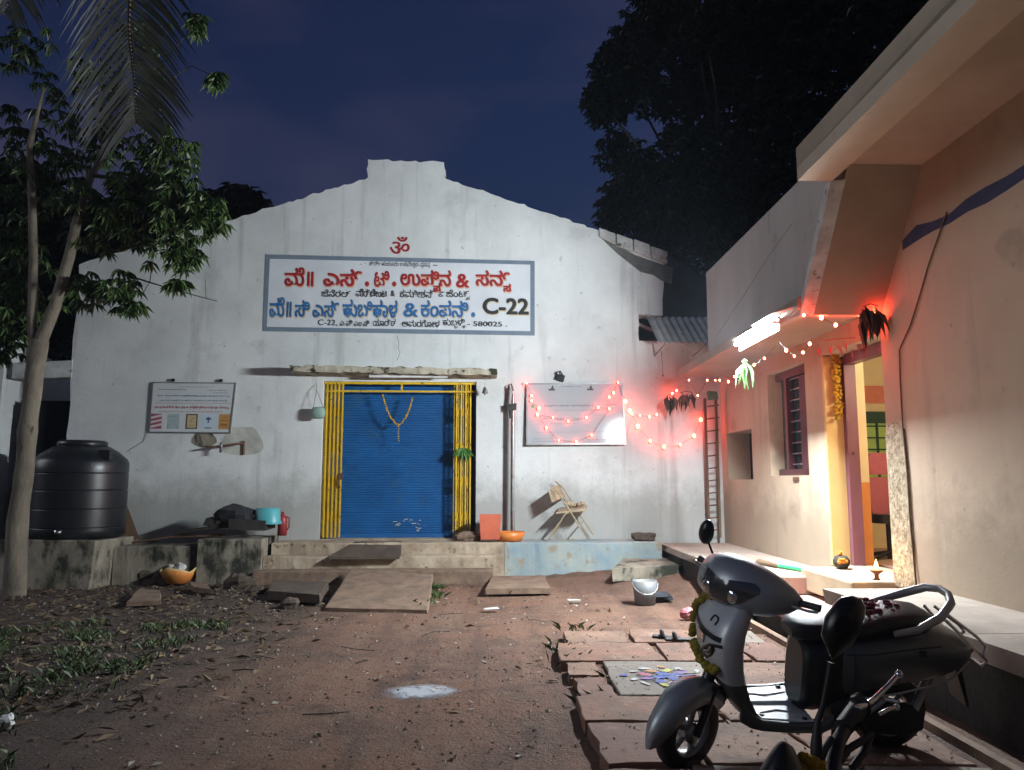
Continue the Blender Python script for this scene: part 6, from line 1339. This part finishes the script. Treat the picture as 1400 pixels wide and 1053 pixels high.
# bars placed where they stand in front of the camera
b0 = W((.24, .04, .90)); e0 = at(1142, 1052, 1.40)
t_ = MB(); t_.smooth = True; t_.tube([b0, b0.lerp(at(1135, 1120, 1.32), .6)+V((0, 0, .0)), at(1138, 1075, 1.36), at(1141, 1040, 1.40), at(1147, 1012, 1.44), at(1158, 992, 1.48)], .0125, 10)
hb = bpart('handlebar', t_, MT['blackpl'])
t_ = MB(); t_.smooth = True; t_.tube([at(1152, 996, 1.47), at(1163, 982, 1.50), at(1174, 967, 1.53)], [.017, .018, .018], 10); t_.tube([at(1174, 967, 1.53), at(1176, 964, 1.535)], .022, 10); bpart('grip', t_, MT['black'], hb)
t_ = MB(); t_.smooth = True; t_.tube([at(1172, 968, 1.50), at(1184, 964, 1.52), at(1196, 955, 1.54), at(1214, 938, 1.56), at(1227, 924, 1.58)], [.007, .006, .005, .005, .005], 7); t_.ball(at(1229, 922, 1.58), .008, 8, 6); bpart('clutch_lever', t_, MT['chrome'], hb)
t_ = MB(); t_.smooth = True; t_.tube([at(1203, 976, 1.52), at(1215, 970, 1.53), at(1224, 967, 1.54)], .004, 6); t_.ball(at(1226, 967, 1.54), .006, 8, 6); bpart('lever_end', t_, MT['chrome'], hb)
t_ = MB(); t_.smooth = True
t_.tube([at(1118, 1060, 1.36), at(1122, 1042, 1.38), at(1128, 1024, 1.40), at(1137, 1010, 1.42)], .006, 6); t_.tube([at(1148, 1040, 1.40), at(1160, 1024, 1.43), at(1180, 1012, 1.46), at(1192, 1004, 1.48)], .007, 6); t_.tube([at(1165, 1050, 1.42), at(1180, 1030, 1.45), at(1190, 1008, 1.48), at(1176, 990, 1.48)], .007, 6)
bpart('cables', t_, MT['black'], hb)
t_ = MB(); t_.smooth = True; t_.tube([at(1116, 1062, 1.34), at(1116, 1018, 1.345), at(1118, 985, 1.35), at(1125, 965, 1.35), at(1131, 935, 1.35), at(1136, 906, 1.35)], [.010, .010, .006, .005, .005, .006], 8)
mst = bpart('mirror_stem', t_, MT['black'], hb)
ol = [(1122, 868), (1128, 842), (1141, 824), (1150, 816), (1165, 814), (1178, 819), (1184, 830), (1182, 846), (1174, 868), (1164, 884), (1150, 894), (1137, 902)]
cx_, cy_ = 1150, 856; rings = []
for d_, k_ in ((1.325, .35), (1.332, .75), (1.345, .97), (1.362, 1.0), (1.366, .94)): rings.append([at(cx_+(x-cx_)*k_, cy_+(y-cy_)*k_, d_) for x, y in ol])
t_ = MB(); t_.smooth = True; t_.loft(rings); mir = bpart('mirror', t_, MT['blackpl'], mst)
t_ = MB(); gl_ = [(1169, 818), (1178, 821), (1183, 831), (1181, 845), (1176, 854), (1172, 838)]; t_.add([at(x, y, 1.3665-.004*(x > 1175)) for x, y in gl_]+[at(x+1, y, 1.37) for x, y in gl_], [tuple(range(6)), tuple(range(11, 5, -1))]+[(i, (i+1) % 6, 6+(i+1) % 6, 6+i) for i in range(6)]); bpart('mirror_glass', t_, MT['chrome'], mir)
t_ = MB(); t_.smooth = True; t_.loft([[at(x0_+(x1_-x0_)*(.5+.5*cos(q)), yy+dy*sin(q), dd+.05*sin(q)) for q in [2*pi*i/16 for i in range(16)]] for x0_, x1_, yy, dy, dd in ((1064, 1076, 1016, 3, 1.30), (1056, 1086, 1024, 6, 1.29), (1044, 1094, 1042, 9, 1.28), (1030, 1104, 1068, 12, 1.27), (1020, 1112, 1100, 14, 1.26))]); bpart('headlight_cowl', t_, MT['blackpl'])
gm = MB(); gm.smooth = True; flowers(gm, [at(1098, 1040, 1.31), at(1116, 1046, 1.33), at(1124, 1062, 1.33)], .016, .02, rnd)
solo('bar_garland', gm, MT['marigold'], 'yellow flower garland tied on the black motorcycle bars at the bottom edge', 'garland', at(1105, 1044, 1.31))

# ---------------------------------------------------------------- thin smoky night air, lit by the tube light
hz = MB(); hz.box((0, 0, 9.0), (150, 150, 22.0)); hm = bpy.data.materials.new('night_haze'); hm.use_nodes = True
ht = hm.node_tree; ht.nodes.remove(ht.nodes['Principled BSDF']); pv = ht.nodes.new('ShaderNodeVolumePrincipled')
pv.inputs['Color'].default_value = (.72, .86, 1, 1); pv.inputs['Density'].default_value = .0007; pv.inputs['Anisotropy'].default_value = .2
ht.links.new(pv.outputs[0], ht.nodes['Material Output'].inputs['Volume'])
struct('haze', hz, hm, (0, 0, 9.0), 'stuff')
